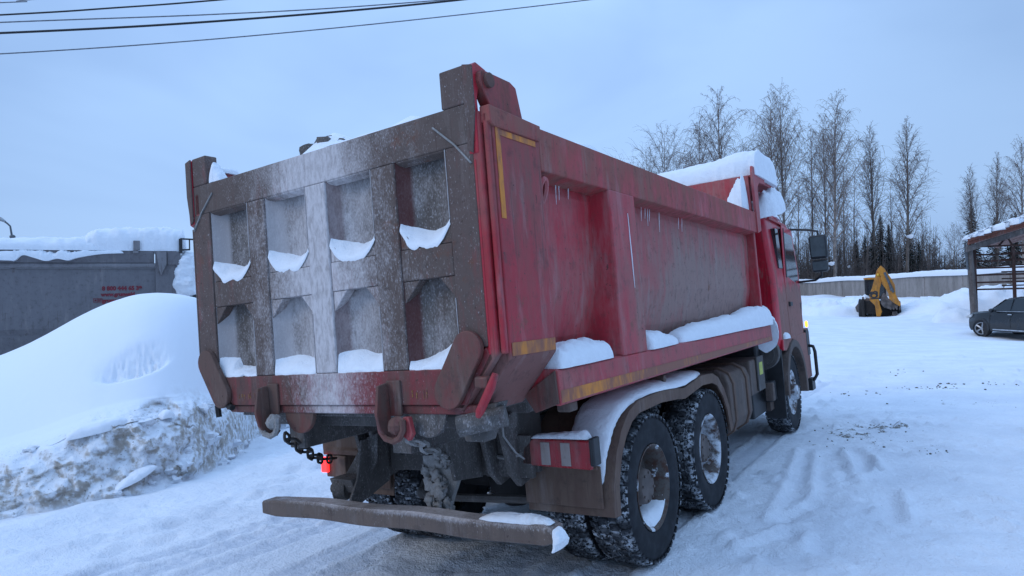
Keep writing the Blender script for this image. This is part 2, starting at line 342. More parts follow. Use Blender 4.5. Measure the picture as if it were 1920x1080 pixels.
def seg_d(x, y, a, b):
    ax,ay=a; bx,by=b; L=math.hypot(bx-ax,by-ay); ux,uy=(bx-ax)/L,(by-ay)/L
    t_=(x-ax)*ux+(y-ay)*uy; s_=(x-ax)*-uy+(y-ay)*ux
    tt=np.clip(t_,0,L); return np.hypot(t_-tt, s_), s_, t_, L
def detail(x, y):
    """fine relief and how much grit lies on it"""
    near = 1-sstep(14, 30, y)
    z = .015*fbm(x/1.8,y/1.8,1,3)+.007*fbm(x/.45,y/.45,2,3)
    rough = sstep(-.05,.25,fbm(x/1.1+3,y/1.1,12,3))
    z = z+near*(.014+.022*rough)*fbm(x/.13,y/.13,3,3,.65)
    tr = np.zeros_like(z)
    def track(c0,c1,c2,w,dep,y0,y1,ph,nt=5):
        nonlocal z, tr
        xc = c0+c1*y+c2*y*y; u=(x-xc)/w
        m = (1-sstep(.85,1.1,np.abs(u)))*sstep(y0,y0+.6,y)*(1-sstep(y1-.6,y1,y))
        gro = np.cos(u*math.pi*nt); blk = np.cos((y+ph+.03*np.sign(np.sin(u*9)))*2*math.pi/.095)
        edge = np.exp(-((np.abs(u)-1.12)/.14)**2)*sstep(y0,y0+.6,y)*(1-sstep(y1-.6,y1,y))
        br = .55+.9*fbm(x/.7,y/.7,int(7+ph*10),3)
        z = z+m*(-dep+(.013 if dep<.028 else .030)*br*gro*(gro>0)+.009*br*blk)+edge*dep*.6*br
        tr = np.maximum(tr, m*(.45+.55*((gro<0)|(blk<-.3))))  # grooves weigh more, so their shade is painted by the track tint
    # the truck's own tyres, ahead and behind
    for c in (1.08,.74): track(c,0,0,.15,.030,-4,8,.02,7)
    for c in (-.74,-1.08): track(c-.1,0,0,.15,.022,-4,8,.05)
    for c,c1,c2,w,dp in ((-2.05,.10,-.012,.14,.016),(-2.5,.16,-.012,.16,.022),(-2.9,.20,-.012,.12,.016),(-.1,.05,0,.13,.012),(.3,.05,0,.13,.010)):
        track(c,c1,c2,w,dp,-4,13,c)
    # trodden line and soft ploughed edge along the bank
    z = z+.11*np.exp(-((x+5.15+.16*np.sin(y*1.1))/.42)**2)*(1-sstep(3.5,6,y))*(.75+.9*fbm(x/.9,y/.9,21,3))
    z = z+.05*np.exp(-((x+3.95-.10*y)/.20)**2)*(.6+1.6*fbm(x/.35,y/.35,22,3))*(1-sstep(4,7,y))
    rng = np.random.RandomState(4)
    for k in range(13):
        yy = .1+k*.36; xx = -3.05-.36*yy+.13*(-1)**k+rng.uniform(-.05,.05)
        z = z-.060*bump2(x,y,xx,yy,.16,.09,rng.uniform(1,2))+.03*bump2(x,y,xx-.17,yy+.05,.12,.10)
    for k in range(16):
        yy = 2.2+rng.uniform(0,4.5); xx = -5.2-.55*(yy-2)+rng.uniform(-.3,.8)
        z = z-.055*bump2(x,y,xx,yy,.15,.10,rng.uniform(0,3))+.05*bump2(x,y,xx+.2,yy+.1,.13)
    # slab edges pressed into the snow on the right
    for pl in SLABS:
        for a,b in zip(pl[:-1],pl[1:]):
            d_,s_,t_,L = seg_d(x,y,a,b); inside=(t_>-.02)&(t_<L+.02)
            z = z+.045*np.exp(-(d_/.040)**2)-.026*np.exp(-((s_+.10)/.09)**2)*inside*(np.abs(s_)<.3)
    # lumps crumbs
    cr = np.maximum(fbm(x/.16,y/.16,33,2)-.27,0)*sstep(-.02,.2,fbm(x/1.4,y/1.4,34,2)); z = z+near*.20*cr
    # grit
    g = np.zeros_like(z)
    for cx,cy,rx,ry,a,k in GRIT: g = g+k*bump2(x,y,cx,cy,rx,ry,a)
    sp = fbm(x/.10,y/.10,41,3,.7)+.6*fbm(x/.5,y/.5,42,3)
    grit = np.clip(g,0,1)*sstep(.10,.38,sp)*.9+.35*sstep(.50,.66,sp)*near
    grit = grit+.5*sstep(.15,.4,fbm(x/.07,y/.45,44,3))*np.exp(-((x+.2)/1.6)**2)*(1-sstep(.5,1.8,y))*.05
    z = z+.012*np.clip(g,0,1)*sstep(.1,.5,sp)
    return z, np.clip(grit,0,1), tr
SLABS = [[(1.80,3.19),(2.04,3.82),(1.77,5.8)],[(1.80,3.19),(1.70,4.6),(1.56,5.9)],[(1.73,2.38),(2.17,2.5),(2.16,2.9)],[(1.73,2.40),(1.95,2.95)],
         [(2.04,6.0),(2.36,4.56)],[(2.42,5.6),(2.46,4.95)],[(2.46,4.95),(2.15,4.45)],[(2.72,4.34),(2.82,3.47)],[(2.25,6.1),(2.55,5.0)]]
GRIT = [(2.75,11.7,.75,.22,.1,1.0),(3.05,12.3,.25,.2,0,.9),(2.1,7.0,.55,.9,.5,.75),(1.9,6.2,.35,.5,.3,.5),(2.5,7.6,.5,.35,.2,.8),(1.75,11.0,.5,.35,0,.45),(3.3,9.9,.9,.3,.1,.5),
        (2.9,6.2,.3,.2,0,.45),(1.6,9.0,.25,.2,0,.6),(2.2,14.5,.6,.5,0,.45),(3.8,12.5,.6,.3,0,.4),(2.0,3.1,.3,.2,.4,.25),(3.6,17,1.2,.8,0,.3)]
def axis(dense, mids, far0, far1):
    a0,a1,st = dense; q=list(np.arange(a0,a1,st))
    s_=st; v=a1
    while v<far1: q.append(v); s_=min(s_*mids,14); v+=s_
    q.append(far1); s_=st*mids; v=a0-st
    lo=[]
    while v>far0: lo.append(v); s_=min(s_*mids,14); v-=s_
    lo.append(far0); return np.array(lo[::-1]+q)
gx = axis((-7.2,4.9,.042),1.045,-420,420); gy = axis((-1.4,8.2,.042),1.018,-200,700)
GX,GY = np.meshgrid(gx,gy,indexing='ij'); dz,gr,tk = detail(GX,GY); GZ = base_z(GX,GY)+dz
G = MB(); G.grid(np.stack([GX,GY,GZ],-1))
def attr(o, name, vals):
    a = o.data.attributes.new(name,'FLOAT','POINT'); a.data.foreach_set('value', np.asarray(vals,dtype=np.float32).ravel())
def attr_node(q, name):
    n = q.t.nodes.new('ShaderNodeAttribute'); n.attribute_name=name; return n.outputs['Fac']
q = T('snow_ground'); a = q.noise(70,3,.65); b = q.noise(16,4,.6); c_ = q.noise(1.1,4,.6); X,Y,Z=q.xyz()
fa = q.ramp(Y,9,24,1,.2)
q.bump(q.ma('ADD', q.ma('MULTIPLY',a,.4), b), q.ma('MULTIPLY',fa,.8), .035)
col = q.mix(q.ramp(c_,.3,.7), (.70,.735,.785), (.80,.83,.87))
col = q.mix(q.ma('MULTIPLY', q.ramp(q.noise(48,4,.75),.56,.70), q.ma('MULTIPLY', fa, .5)), col, (.52,.545,.59))
col = q.mix(q.ma('MULTIPLY', attr_node(q,'track'), .45), col, (.40,.46,.56))  # packed snow tone, with blue under-truck and groove shade painted in
gm = attr_node(q,'grit')
col = q.mix(q.ma('MULTIPLY', q.ramp(q.ma('ADD', gm, q.ma('MULTIPLY', q.ma('SUBTRACT',q.noise(38,4,.75),.5), 2.4)),.58,.86), .9), col, (.13,.115,.085))
q.fin(col, .88, 0, .2); m_ground = q.m
ground = G.build('snow_ground', m_ground, recalc=False)
for f in ground.data.polygons: f.use_smooth = True
attr(ground,'grit',gr); attr(ground,'track',tk); tag(ground, kind='structure')
def gz(x,y):
    return float(base_z(np.array([x]),np.array([y]))[0])
def ground_hit(u,v):
    d = at(u,v,1)-CAM; k=1.0
    while k<200:
        q_=CAM+d*k
        if q_.z<gz(q_.x,q_.y): return q_
        k+=.05
    return q_
# ------------------------------------------------------------------ ploughed snowbank on the left (in the truck's sloping frame)
BK = [(-8.4,-2.6,-12.6,-.6,1.6),(-7.2,-.9,-11.2,.7,1.7),(-6.3,.56,-10.0,1.9,1.96),(-5.72,1.3,-8.95,2.95,2.62),(-5.5,2.05,-8.3,3.45,2.80),(-5.95,2.9,-7.95,4.2,2.66),(-6.6,3.8,-8.5,5.4,2.3),(-8.2,5.4,-10.0,7.0,1.5),(-9.0,7.0,-10.8,8.6,1.15),(-9.2,9.6,-11.2,10.8,1.0),(-9.5,14,-12,15,.8)]
BK = np.array(BK)
def catmull(P, n):
    P = np.asarray(P,float); m=len(P); out=[]
    for k in np.linspace(0,m-1-1e-6,n):
        i=int(k); f=k-i; p0=P[max(i-1,0)];p1=P[i];p2=P[i+1];p3=P[min(i+2,m-1)]
        out.append(.5*((2*p1)+(-p0+p2)*f+(2*p0-5*p1+4*p2-p3)*f*f+(-p0+3*p1-3*p2+p3)*f**3))
    return np.array(out)
NT,NS = 420,230
bk = catmull(BK,NT)
s1 = np.concatenate([np.linspace(-.06,.30,120), np.linspace(.305,1.0,70), np.linspace(1.02,2.0,40)])
tt = np.linspace(0,1,NT)
Tg,Sg = np.meshgrid(tt,s1,indexing='ij')
bx,by,cx,cy,hh = [bk[:,i][:,None] for i in range(5)]
X_ = bx+(cx-bx)*Sg; Y_ = by+(cy-by)*Sg
faceh = np.interp(Sg, [-.06,0,.03,.08,.13,.19,.25,.30], [-.03,0,.10,.24,.31,.355,.385,.42])
qq = np.clip((Sg-.30)/.70,0,1); arch = .42+.58*np.sin(qq*math.pi/2)**1.05
back = 1-.75*sstep(1.0,2.0,Sg)
Hn = np.where(Sg<.30, faceh, np.where(Sg<1, arch, back))
Z_ = hh*Hn
fm = sstep(-.01,.02,Sg)*(1-sstep(.13,.30,Sg+.16*fbm(X_*1.1,Y_*1.1,60,4)))
al_ = X_*.3+Y_; rid = fbm(al_*2.2,Z_*3.0+X_,51,4,.6); rid2 = 1-2*np.abs(fbm(al_*1.3+5,Z_*1.6,52,4,.55))
cut = (np.floor((Z_+.25*fbm(al_*.8,X_,57,3))/.16)%2)*.03
off = fm*(.30*rid+.10*(rid2-.6)+cut+.05*fbm(al_*9,Z_*9,58,3))
dirx = -(cx-bx); diry=-(cy-by); dl=np.hypot(dirx,diry)
X_ = X_+dirx/dl*off; Y_ = Y_+diry/dl*off; Z_ = Z_+fm*.05*fbm(al_*6,X_*6,53,3)+(1-fm)*(.10*fbm(X_/1.6,Y_/1.6,54,2)+.006*fbm(X_/.25,Y_/.25,55,3))*sstep(.2,.4,Sg)
P_hole = np.array([-6.75,2.42])
ha=(X_-P_hole[0])*.30+(Y_-P_hole[1])*.95; hb=(X_-P_hole[0])*-.95+(Y_-P_hole[1])*.30                # along the bank, up the bank
hb=hb-.35*ha**2/.5
hd=np.hypot(ha/.40, np.where(hb<0,hb/.07,hb/.30)); hole=np.exp(-hd**4); Z_ = Z_-hole*(.15+.10*np.abs(fbm(ha*16,hb*16,56,3,.6))*2)
B = MB(); B.grid(np.stack([X_,Y_,Z_],-1))
q = T('snow_bank'); a=q.noise(60,3,.65); b=q.noise(11,5,.62); dm=attr_node(q,'dirt')
geo=q.t.nodes.new('ShaderNodeNewGeometry'); up_=q.xyz(geo.outputs['Normal'])[2]
q.bump(q.ma('ADD',q.ma('MULTIPLY',b,1.0),q.ma('MULTIPLY',a,.35)), q.ma('ADD',.10,q.ma('MULTIPLY',dm,.75)), .045)
mk=q.ma('MULTIPLY', q.ramp(q.ma('ADD', q.ma('MULTIPLY',b,.6), q.ma('MULTIPLY',q.noise(3.2,5,.65),.4)),.43,.58), q.ma('MULTIPLY',dm, q.ramp(up_,.88,.55)))
cc=q.mix(mk,(.79,.82,.86),(.42,.38,.335)); cc=q.mix(q.ma('MULTIPLY',q.ramp(q.noise(24,4,.7),.60,.68),q.ma('MULTIPLY',dm,.8)),cc,(.10,.08,.055))
q.fin(cc,.9,0,.15)
bank = B.build('snow_bank', q.m, recalc=False, world=M)
for f in bank.data.polygons: f.use_smooth=True
attr(bank,'dirt',fm)
tag(bank,'big smooth topped snowbank with a dirty broken face left of the dump truck','snowbank')

def loaf(name, pts, wid, hei, mat, parent=None, world=None, n=20, up=(0,0,1), seed=0, jit=.18, sub=44, edge=.12, flat=2.6):
    """a lump of lying snow along a path: rounded section, uneven edges"""
    P = catmull([Vector(p) for p in pts], sub); w = np.interp(np.linspace(0,1,sub), np.linspace(0,1,len(wid)), wid); h = np.interp(np.linspace(0,1,sub), np.linspace(0,1,len(hei)), hei)
    up = Vector(up).normalized(); mb=MB(); vs=[]
    for i in range(sub):
        p=Vector(P[i]); d=Vector(P[min(i+1,sub-1)]-P[max(i-1,0)]).normalized(); sd_=d.cross(up).normalized()
        e=min(i,sub-1-i)/(sub-1); cap=min(1,(e/edge))**.5 if edge>0 else 1
        for k in range(n+1):
            a_=math.pi*k/n; c=math.cos(a_); s_=math.sin(a_)
            cx_=math.copysign(abs(c)**(2/flat),c); sy=abs(s_)**(2/flat)
            q_=p+sd_*w[i]*cx_
            nn=mnoise.noise(q_*5+Vector((seed*3.7,0,0)))+.5*mnoise.noise(q_*13+Vector((seed,1,0)))+.45*mnoise.noise(q_*33)+.3*mnoise.noise(q_*70)
            q_=p+sd_*w[i]*cx_*(1+jit*.5*nn)*(.75+.25*cap)+up*(h[i]*sy*cap*(1+jit*nn))
            vs.append(q_)
    m=n+1; fs=[(i*m+k,i*m+k+1,(i+1)*m+k+1,(i+1)*m+k) for i in range(sub-1) for k in range(n)]
    fs+=[(i*m+n,i*m,(i+1)*m,(i+1)*m+n) for i in range(sub-1)]
    fs+=[tuple(range(m)),tuple(range((sub-1)*m+n,(sub-1)*m-1,-1))]
    mb.add(vs,fs); return mb.build(name,mat,parent,smooth=60,world=world)

# broken chunks on and below the bank face
rgc=random.Random(31)
def chunk_at(loc,r,world=M):
    mb=MB(); mb.ball((0,0,0),r,9,7,(rgc.uniform(.8,1.5),rgc.uniform(.7,1.1),rgc.uniform(.55,.8)),.9)
    mb.v=[tuple(Vector(v)+.25*r*mnoise.noise_vector(Vector(v)*(2.2/r)+Vector(loc))) for v in mb.v]
    o=mb.build('snow_chunk',m_chunk,smooth=35,world=world@Matrix.Translation(loc)@Matrix.Rotation(rgc.uniform(0,6),4,'Z'))
    tag(o,'broken snow chunk at the foot of the dirty bank face','snow','broken snow chunks along the bank'); return o
m_chunk=snow_mat('snow_chunk',dirt=.45)
ii=[i for i in range(NT) if -9.3<bk[i,0] and -1.0<bk[i,1]<7.5]
for k in range(46):
    i=rgc.choice(ii); s_=abs(rgc.gauss(0,.035))-.015 if k<34 else rgc.uniform(.05,.20)
    j=int(np.argmin(np.abs(s1-s_))); chunk_at((X_[i,j],Y_[i,j],max(.0,Z_[i,j])+.01),rgc.uniform(.035,.10) if k<34 else rgc.uniform(.05,.12))
for k in range(16):
    chunk_at((rgc.uniform(-9.6,-7.6),rgc.uniform(6.2,8.4),rgc.uniform(.05,.35)),rgc.uniform(.12,.30))
# ------------------------------------------------------------------ the dump truck
TR = empty('dump_truck', M, 'big red dump truck with a frosted brown tailgate, seen from behind on the snow', 'dump truck')
def P(mb, name, mat, parent=None, bevel=.006, smooth=None, label=None):
    o = mb.build(name, mat, parent or TR, bevel=bevel, smooth=smooth)
    if label: o['label']=label
    return o
def sx(poly): return [(-x,z) for x,z in poly][::-1]
# --- tipper body shell
prof = [(1.16,2.66),(1.175,2.56),(1.16,1.98),(1.10,1.70),(1.04,1.55),(.90,1.33)]
mb = MB(); poly = prof+[(-x,z) for x,z in prof[::-1]]
mb.prism(poly,1,.165,5.50)
body = P(mb,'tipper_body',m_side,bevel=.012)
# deeper curve of the side panel: front bulge
for s_ in (1,-1):
    mb=MB(); mb.prism([(s_*1.165,2.61),(s_*1.30,2.635),(s_*1.30,2.875),(s_*1.17,2.875)],1,.512,5.50); P(mb,'top_rail',m_rail,body,.008)
    mb=MB(); mb.prism([(s_*1.03,1.545),(s_*1.285,1.535),(s_*1.305,1.525),(s_*1.312,1.345),(s_*1.295,1.335),(s_*1.10,1.37)],1,.50,5.70); P(mb,'side_sill',m_clean if s_>0 else m_side,body,.006)
    # stake pocket rib with bevelled flanks
    mb=MB(); yr=[(1.02,1.32),(1.302,1.385),(1.302,1.81),(1.02,1.85)]
    pts=[]; 
    for z,k in ((1.53,1.0),(2.64,1.0)): pts+= [(s_*x,y,z) for x,y in yr]
    mb.add(pts,[(0,1,2,3),(7,6,5,4),(0,4,5,1),(1,5,6,2),(2,6,7,3),(3,7,4,0)]); P(mb,'side_rib',m_side,body,.012)
    # rear pillar, chamfered below
    kx_=1.0 if s_>0 else .935
    s0=s_; s_=s_*kx_                                              # the gate covers the far pillar's edge
    mb=MB(); mb.prism([(s_*1.17,2.875),(s_*1.302,2.875),(s_*1.302,1.635),(s_*1.06,1.36),(s_*.96,1.36),(s_*1.10,1.70)],1,.055,.510); P(mb,'rear_pillar',m_pillar,body,.008)
    mb=MB(); mb.prism([(s_*1.205,2.87),(s_*1.262,2.87),(s_*1.262,1.66),(s_*1.02,1.38),(s_*.97,1.40),(s_*1.205,1.70)],1,.0,.052); P(mb,'pillar_flange',m_pillar,body,.01)
    mb=MB(); mb.box(*sorted((s_*1.268,s_*1.298)),.02,.053,1.66,2.86); P(mb,'corner_strip',m_pillar,body,.008)
    mb=MB(); mb.prism([(.056,2.79),(.50,2.79),(.515,2.88),(.02,2.893),(.02,2.81)],0,s_*1.255,s_*1.315); P(mb,'corner_cap',m_rail,body,.006)
    s_=s0
    # hinge ear
    mb=MB(); mb.prism([(.10,2.893),(.015,3.02),(.02,3.062),(.05,3.085),(.30,3.085),(.355,3.065),(.40,2.90),(.39,2.882)],0,s_*1.215,s_*1.275); P(mb,'hinge_ear',m_ear,body,.006)
    mb=MB(); mb.cyl((s_*1.17,.085,3.035),(s_*1.295,.085,3.035),.038,n=14); mb.cyl((s_*1.278,.085,3.03),(s_*1.282,.085,3.03),.022,n=12); P(mb,'hinge_pin',m_plate,body,0,40)
    # front post plate of the cab guard
    mb=MB(); mb.prism([(5.50,2.62),(5.50,3.35),(5.53,3.43),(6.05,3.41),(6.12,3.40),(6.10,3.28),(5.80,3.26),(5.70,3.20),(5.67,2.66)],0,s_*1.285,s_*1.315); P(mb,'guard_post',m_clean,body,.005)
    # red latch lever under the pillar
    if s_>0:
     mb=MB(); mb.tube([(s_*1.262,-.03,1.57),(s_*1.235,-.035,1.51),(s_*1.16,-.04,1.39),(s_*1.14,-.03,1.365)],[.016,.023,.023,.014],8); P(mb,'latch_lever',m_clean,body,0,50)
     mb=MB(); mb.cyl((s_*1.00,-.02,1.31),(s_*1.22,.10,1.35),.055,n=12); mb.prism([(s_*.92,1.38),(s_*1.20,1.42),(s_*1.10,1.22),(s_*.98,1.22)],1,.06,.16); P(mb,'latch_bracket',m_under,body,.006)
     mb=MB(); mb.box(min(s_*1.14,s_*1.22),max(s_*1.14,s_*1.22),-.045,.0,1.50,1.56); P(mb,'latch_block',m_plate,body,.012)
    # recovery hook on the side panel
    mb=MB(); ring=[(.035*math.cos(a)*1.0+.555,.075*math.sin(a)+2.52) for a in np.linspace(-1.1,4.2,16)]
    mb.tube([(s_*(1.235+.055*math.sin(i/15*math.pi)),y,z) for i,(y,z) in enumerate(ring)],.016,6); P(mb,'tarp_hook',m_clean,body,0,50)
    # sill end gusset
    mb=MB(); mb.prism([(s_*1.29,1.53),(s_*1.30,1.35),(s_*1.15,1.30),(s_*1.08,1.40)],1,.485,.502); P(mb,'sill_end',m_plate,body,.003)
    # tape
    mb=MB(); mb.box(*sorted((s_*1.3025,s_*1.3055)),.075,.115,2.33,2.79); mb.box(*sorted((s_*1.3025,s_*1.3055)),.116,.46,2.755,2.785); P(mb,'reflective_tape',m_tape,body,0)
    mb=MB(); mb.box(*sorted((s_*1.303,s_*1.306)),.07,.50,1.645,1.71); P(mb,'reflective_tape',m_tapew,body,0)
    mb=MB(); mb.add([(s_*1.3125,.505,1.352),(s_*1.3125,5.65,1.352),(s_*1.3155,5.65,1.395),(s_*1.3115,.505,1.42)],[(0,1,2,3)]); P(mb,'reflective_tape',m_tapew,body,0)
mb=MB(); mb.box(-1.26,1.26,5.50,5.57,1.40,3.325); P(mb,'headboard',m_clean,body,.01)
mb=MB(); mb.box(-1.28,1.283,5.571,7.0,3.295,3.335); mb.box(-1.28,1.283,6.96,7.0,3.22,3.294); P(mb,'cab_guard',m_clean,body,.006)
mb=MB(); mb.box(1.165,1.25,5.30,5.5,2.62,2.70); P(mb,'corner_gusset',m_clean,body,.02)
# ice drips under the right rail
rng=random.Random(12)
for y,z0,L in ((.86,2.60,.10),(.90,2.60,.07),(1.02,2.60,.05),(2.20,2.57,.06),(2.28,2.575,.04),(2.33,2.57,.09),(2.37,2.57,.05),(2.58,2.56,.11),(3.05,2.56,.05),(3.14,2.56,.07)):
    mb=MB(); mb.tube([(1.195,y,z0+.05),(1.190,y,z0),(1.184,y+.004,z0-L)],[.0015,.0028,.001],5); P(mb,'ice_drip',m_snow,body,0,60)
mb=MB(); mb.tube([(1.3045,1.66,2.50),(1.3045,1.665,2.2),(1.3045,1.67,1.98)],[.002,.0045,.0015],5); P(mb,'ice_drip',m_snow,body,0,60)
# floor and subframe under the body
mb=MB()
for s_ in (-1,1): mb.box(s_*.45-.07,s_*.45+.07,.15,6.3,1.12,1.33)
for y in np.arange(.35,6,.55): mb.box(-.86,.86,y-.05,y+.05,1.24,1.345)
mb.box(-.95,.95,.12,5.5,1.33,1.36); P(mb,'body_subframe',m_under,body,.006)
# --- tailgate
gate_back = MB()
m_wallred=paint('recess_red',red=(.20,.016,.024),dust=(.10,.05,.042),lo=.45,hi=.75)
m_frostwall=paint('hoar_frosted_metal',red=(.26,.235,.23),dust=(.36,.33,.32),lo=.35,hi=.6,chips=False,frost=lambda q,X,Y,Z: .45)
cols = [(-1.02,-.608),(-.435,-.046),(.132,.503),(.682,1.035)]
def pocket_depth(t_): return .010+.095*(1-abs(2*min(1,max(0,t_))-1)**2.6)
for x0,x1 in cols:
    gate_back.grid([[(x0-.02+(x1-x0+.04)*i/40, pocket_depth((x0-.02+(x1-x0+.04)*i/40-x0)/(x1-x0)), z) for z in np.linspace(1.56,2.75,24)] for i in range(41)])
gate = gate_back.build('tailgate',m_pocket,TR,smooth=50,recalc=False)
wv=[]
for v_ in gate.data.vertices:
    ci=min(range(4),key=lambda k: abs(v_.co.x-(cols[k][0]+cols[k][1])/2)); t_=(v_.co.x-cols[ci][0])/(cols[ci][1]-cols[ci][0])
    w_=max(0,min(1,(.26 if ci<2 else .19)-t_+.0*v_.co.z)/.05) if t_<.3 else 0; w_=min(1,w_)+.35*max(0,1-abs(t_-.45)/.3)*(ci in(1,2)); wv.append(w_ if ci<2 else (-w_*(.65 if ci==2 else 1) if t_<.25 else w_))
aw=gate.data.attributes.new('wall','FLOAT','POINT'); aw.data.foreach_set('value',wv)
gate['label']='frosted brown steel tailgate with eight pressed pockets'
mb=MB(); mb.box(-1.212,1.19,0,.085,2.72,2.92); P(mb,'top_beam',m_gate,gate)
mb=MB(); mb.prism([(-1.19,1.69),(-.88,1.415),(1.05,1.415),(1.22,1.66),(1.20,1.70),(1.05,1.60),(-1.05,1.60),(-1.17,1.70)],1,-.004,.085); P(mb,'bottom_beam',m_lowbar,gate)
mb=MB(); mb.box(-.87,1.10,.012,.09,1.365,1.413); P(mb,'bottom_flange',m_lowbar,gate,.008)
for s_ in (-1,1):
    xa,xb = sorted((s_*1.022 if s_<0 else 1.037, s_*1.213))
    mb=MB(); mb.box(xa,xb,-.002,.09,1.702,2.719); P(mb,'side_stile',m_gate_edge,gate)
    mb=MB(); mb.box(*sorted((s_*1.035,s_*1.19)),-.002,.09,2.921,3.118); P(mb,'corner_post',m_gate_edge,gate,.008)
    # hinge arm plate
    mb=MB(); mb.prism([(-.004,2.66),(-.012,2.90),(-.01,3.10),(.03,3.125),(.115,3.105),(.135,3.06),(.10,3.00),(.035,2.985),(.02,2.93),(.03,2.64)],0,s_*1.192,s_*1.25); P(mb,'hinge_arm',m_arm,gate,.006)
    mb=MB(); mb.prism([(s_*1.192,3.115),(s_*1.252,3.10),(s_*1.252,2.86),(s_*1.222,2.66),(s_*1.192,2.68)],1,-.016,-.0045); P(mb,'arm_edge_plate',m_gate_edge,gate,.004)
    # side flange
    mb=MB(); mb.prism([(-.003,2.63),(.045,2.63),(.045,1.69),(-.003,1.66)],0,s_*1.2135,s_*1.228); P(mb,'side_flange',m_arm if s_>0 else m_gate_edge,gate,.004)
    # rounded locking lever
    a0=Vector((s_*1.105,1.70)); a1=Vector((s_*.965,1.485)); r_=.088; d=(a1-a0).normalized(); nrm=Vector((-d.y,d.x)); ang=math.atan2(nrm.y,nrm.x)
    poly=[(a0.x+r_*math.cos(ang+k*math.pi/10),a0.y+r_*math.sin(ang+k*math.pi/10)) for k in range(11)] 
    poly+=[(a1.x+r_*math.cos(ang+math.pi+k*math.pi/10),a1.y+r_*math.sin(ang+math.pi+k*math.pi/10)) for k in range(11)]
    mb=MB(); mb.prism(poly,1,-.040,-.006); P(mb,'locking_lever',m_plate,gate,.006)
    ob=[(s_*1.222,1.70),(s_*1.235,1.64),(s_*1.03,1.395),(s_*.96,1.40),(s_*1.15,1.60)]
    mb=MB(); mb.prism(ob,1,.0,.055); P(mb,'corner_brace',m_plate,gate,.006)
    # weld bead
    mb=MB(); mb.tube([(s_*.97,-.004,2.845),(s_*1.10,-.006,2.73),(s_*1.20,-.006,2.615)],.006,5); P(mb,'weld_bead',m_crud,gate,0)
for x0,x1 in ((-.606,-.437),(-.044,.130),(.505,.680)):
    mb=MB(); mb.box(x0,x1,-.004,.075,1.602,2.718); P(mb,'gate_post',m_gate,gate,.008)
for x0,x1 in cols:
    mb=MB(); mb.box(x0+.002,x1-.002,.004,.06,2.072,2.24); P(mb,'mid_rail',m_gate,gate,.006)
    c=.105
    for (a,b,z0,z1) in ((x0,x0+c,2.242,2.365),(x1,x1-c*.9,2.242,2.365),(x0,x0+c*1.1,2.070,1.955),(x1,x1-c,2.070,1.955)):
        sg=1 if b>a else -1
        mb=MB(); mb.prism([(a+sg*.002,z0),(b,z0),(a+sg*.002,z1)],1,.010,.07); P(mb,'pocket_gusset',m_gate,gate,.004)
    for z0,z1 in ((1.604,1.955),(2.366,2.717)):
        mb=MB(); mb.prism([(x0+.001,.004),(x0+.010,.004),(x0+(.078 if x0<-.2 else .045),.062),(x0+.001,.068)],2,z0,z1); pass
        mb=MB(); mb.prism([(x1-.001,.004),(x1-.010,.004),(x1-.055,.060),(x1-.001,.068)],2,z0,z1); P(mb,'pocket_wall',m_gate,gate,.002)
        mb=MB(); mb.tube([(x1+.001,-.003,z0),(x1+.002,-.003,(z0+z1)/2),(x1+.001,-.003,z1)],.003,5); P(mb,'frost_edge',m_frostwall,gate,0)
    mb=MB(); mb.prism([(.003,2.719),(.055,2.719),(.055,2.692),(.006,2.712)],0,x0+.012,x1-.010); P(mb,'pocket_lip',m_gate,gate,.002)
# faded stencil dabs on the low beam
q=T('faded_yellow_paint'); q.fin(q.mix(q.ramp(q.noise(90,3,.7),.40,.52),(.34,.17,.025),(.13,.05,.04)),.7); m_fy=q.m
rng=random.Random(3); mb=MB()
for cx in (-.80,-.77,-.745,-.70,-.685,-.64,.70,.73,.78,.80,.86):
    z=1.475+rng.uniform(-.006,.006); w=rng.uniform(.005,.012); h=rng.uniform(.010,.024); mb=MB()
    mb.box(cx-w*.3,cx+w*.3,-.0065,-.0045,z-h,z+h); P(mb,'faded_marking',m_fy,gate,0)
# hooks for the gate chains
for x0,mm in ((-.445,m_plate),(.575,m_plate)):
    mb=MB(); mb.prism([(-.10,1.53),(-.03,1.54),(-.02,1.36),(-.02,1.31),(.02,1.27),(.05,1.25),(.02,1.22),(-.05,1.235),(-.105,1.30),(-.125,1.38)],0,x0-.045,x0-.025)
    mb.box(x0-.05,x0+.05,-.02,-.005,1.36,1.55)
    P(mb,'chain_hook',mm,gate,.004)
    ring=[(x0+.02+.085*math.cos(a),-.07,1.32+.085*math.sin(a)) for a in np.linspace(math.pi*.75,math.pi*2.1,8)]
    mb=MB(); mb.tube(ring,.018,6); P(mb,'hook_ring',m_crud if x0<0 else m_plate,gate,0,40)
    mb=MB(); mb.prism([(x0+.06,1.40)]+[(x0+.19+.13*math.cos(a),1.365+.125*math.sin(a)) for a in np.linspace(-math.pi,0,12)]+[(x0+.32,1.40)],1,.02,.05); P(mb,'hook_cheek',m_plate if x0<0 else m_under,gate,.006)
    pass
    mb=MB(); mb.ball((x0+.05,-.06,1.32),.05,10,6,(1,.9,1),.35); P(mb,'hook_mud',m_crud if x0<0 else m_plate,gate,0)
mb=MB(); mb.prism([(.66,1.36),(.70,1.36),(.72,1.27),(.69,1.235),(.65,1.26),(.64,1.30)],1,-.05,-.02); P(mb,'chain_tab',m_clean,gate,.004)
mb=MB(); mb.tube([(-.86,-.02,1.40),(-1.04,.02,1.44),(-1.10,.03,1.40),(-1.09,.03,1.33)],.02,6); P(mb,'latch_stub',m_dark,gate,0)
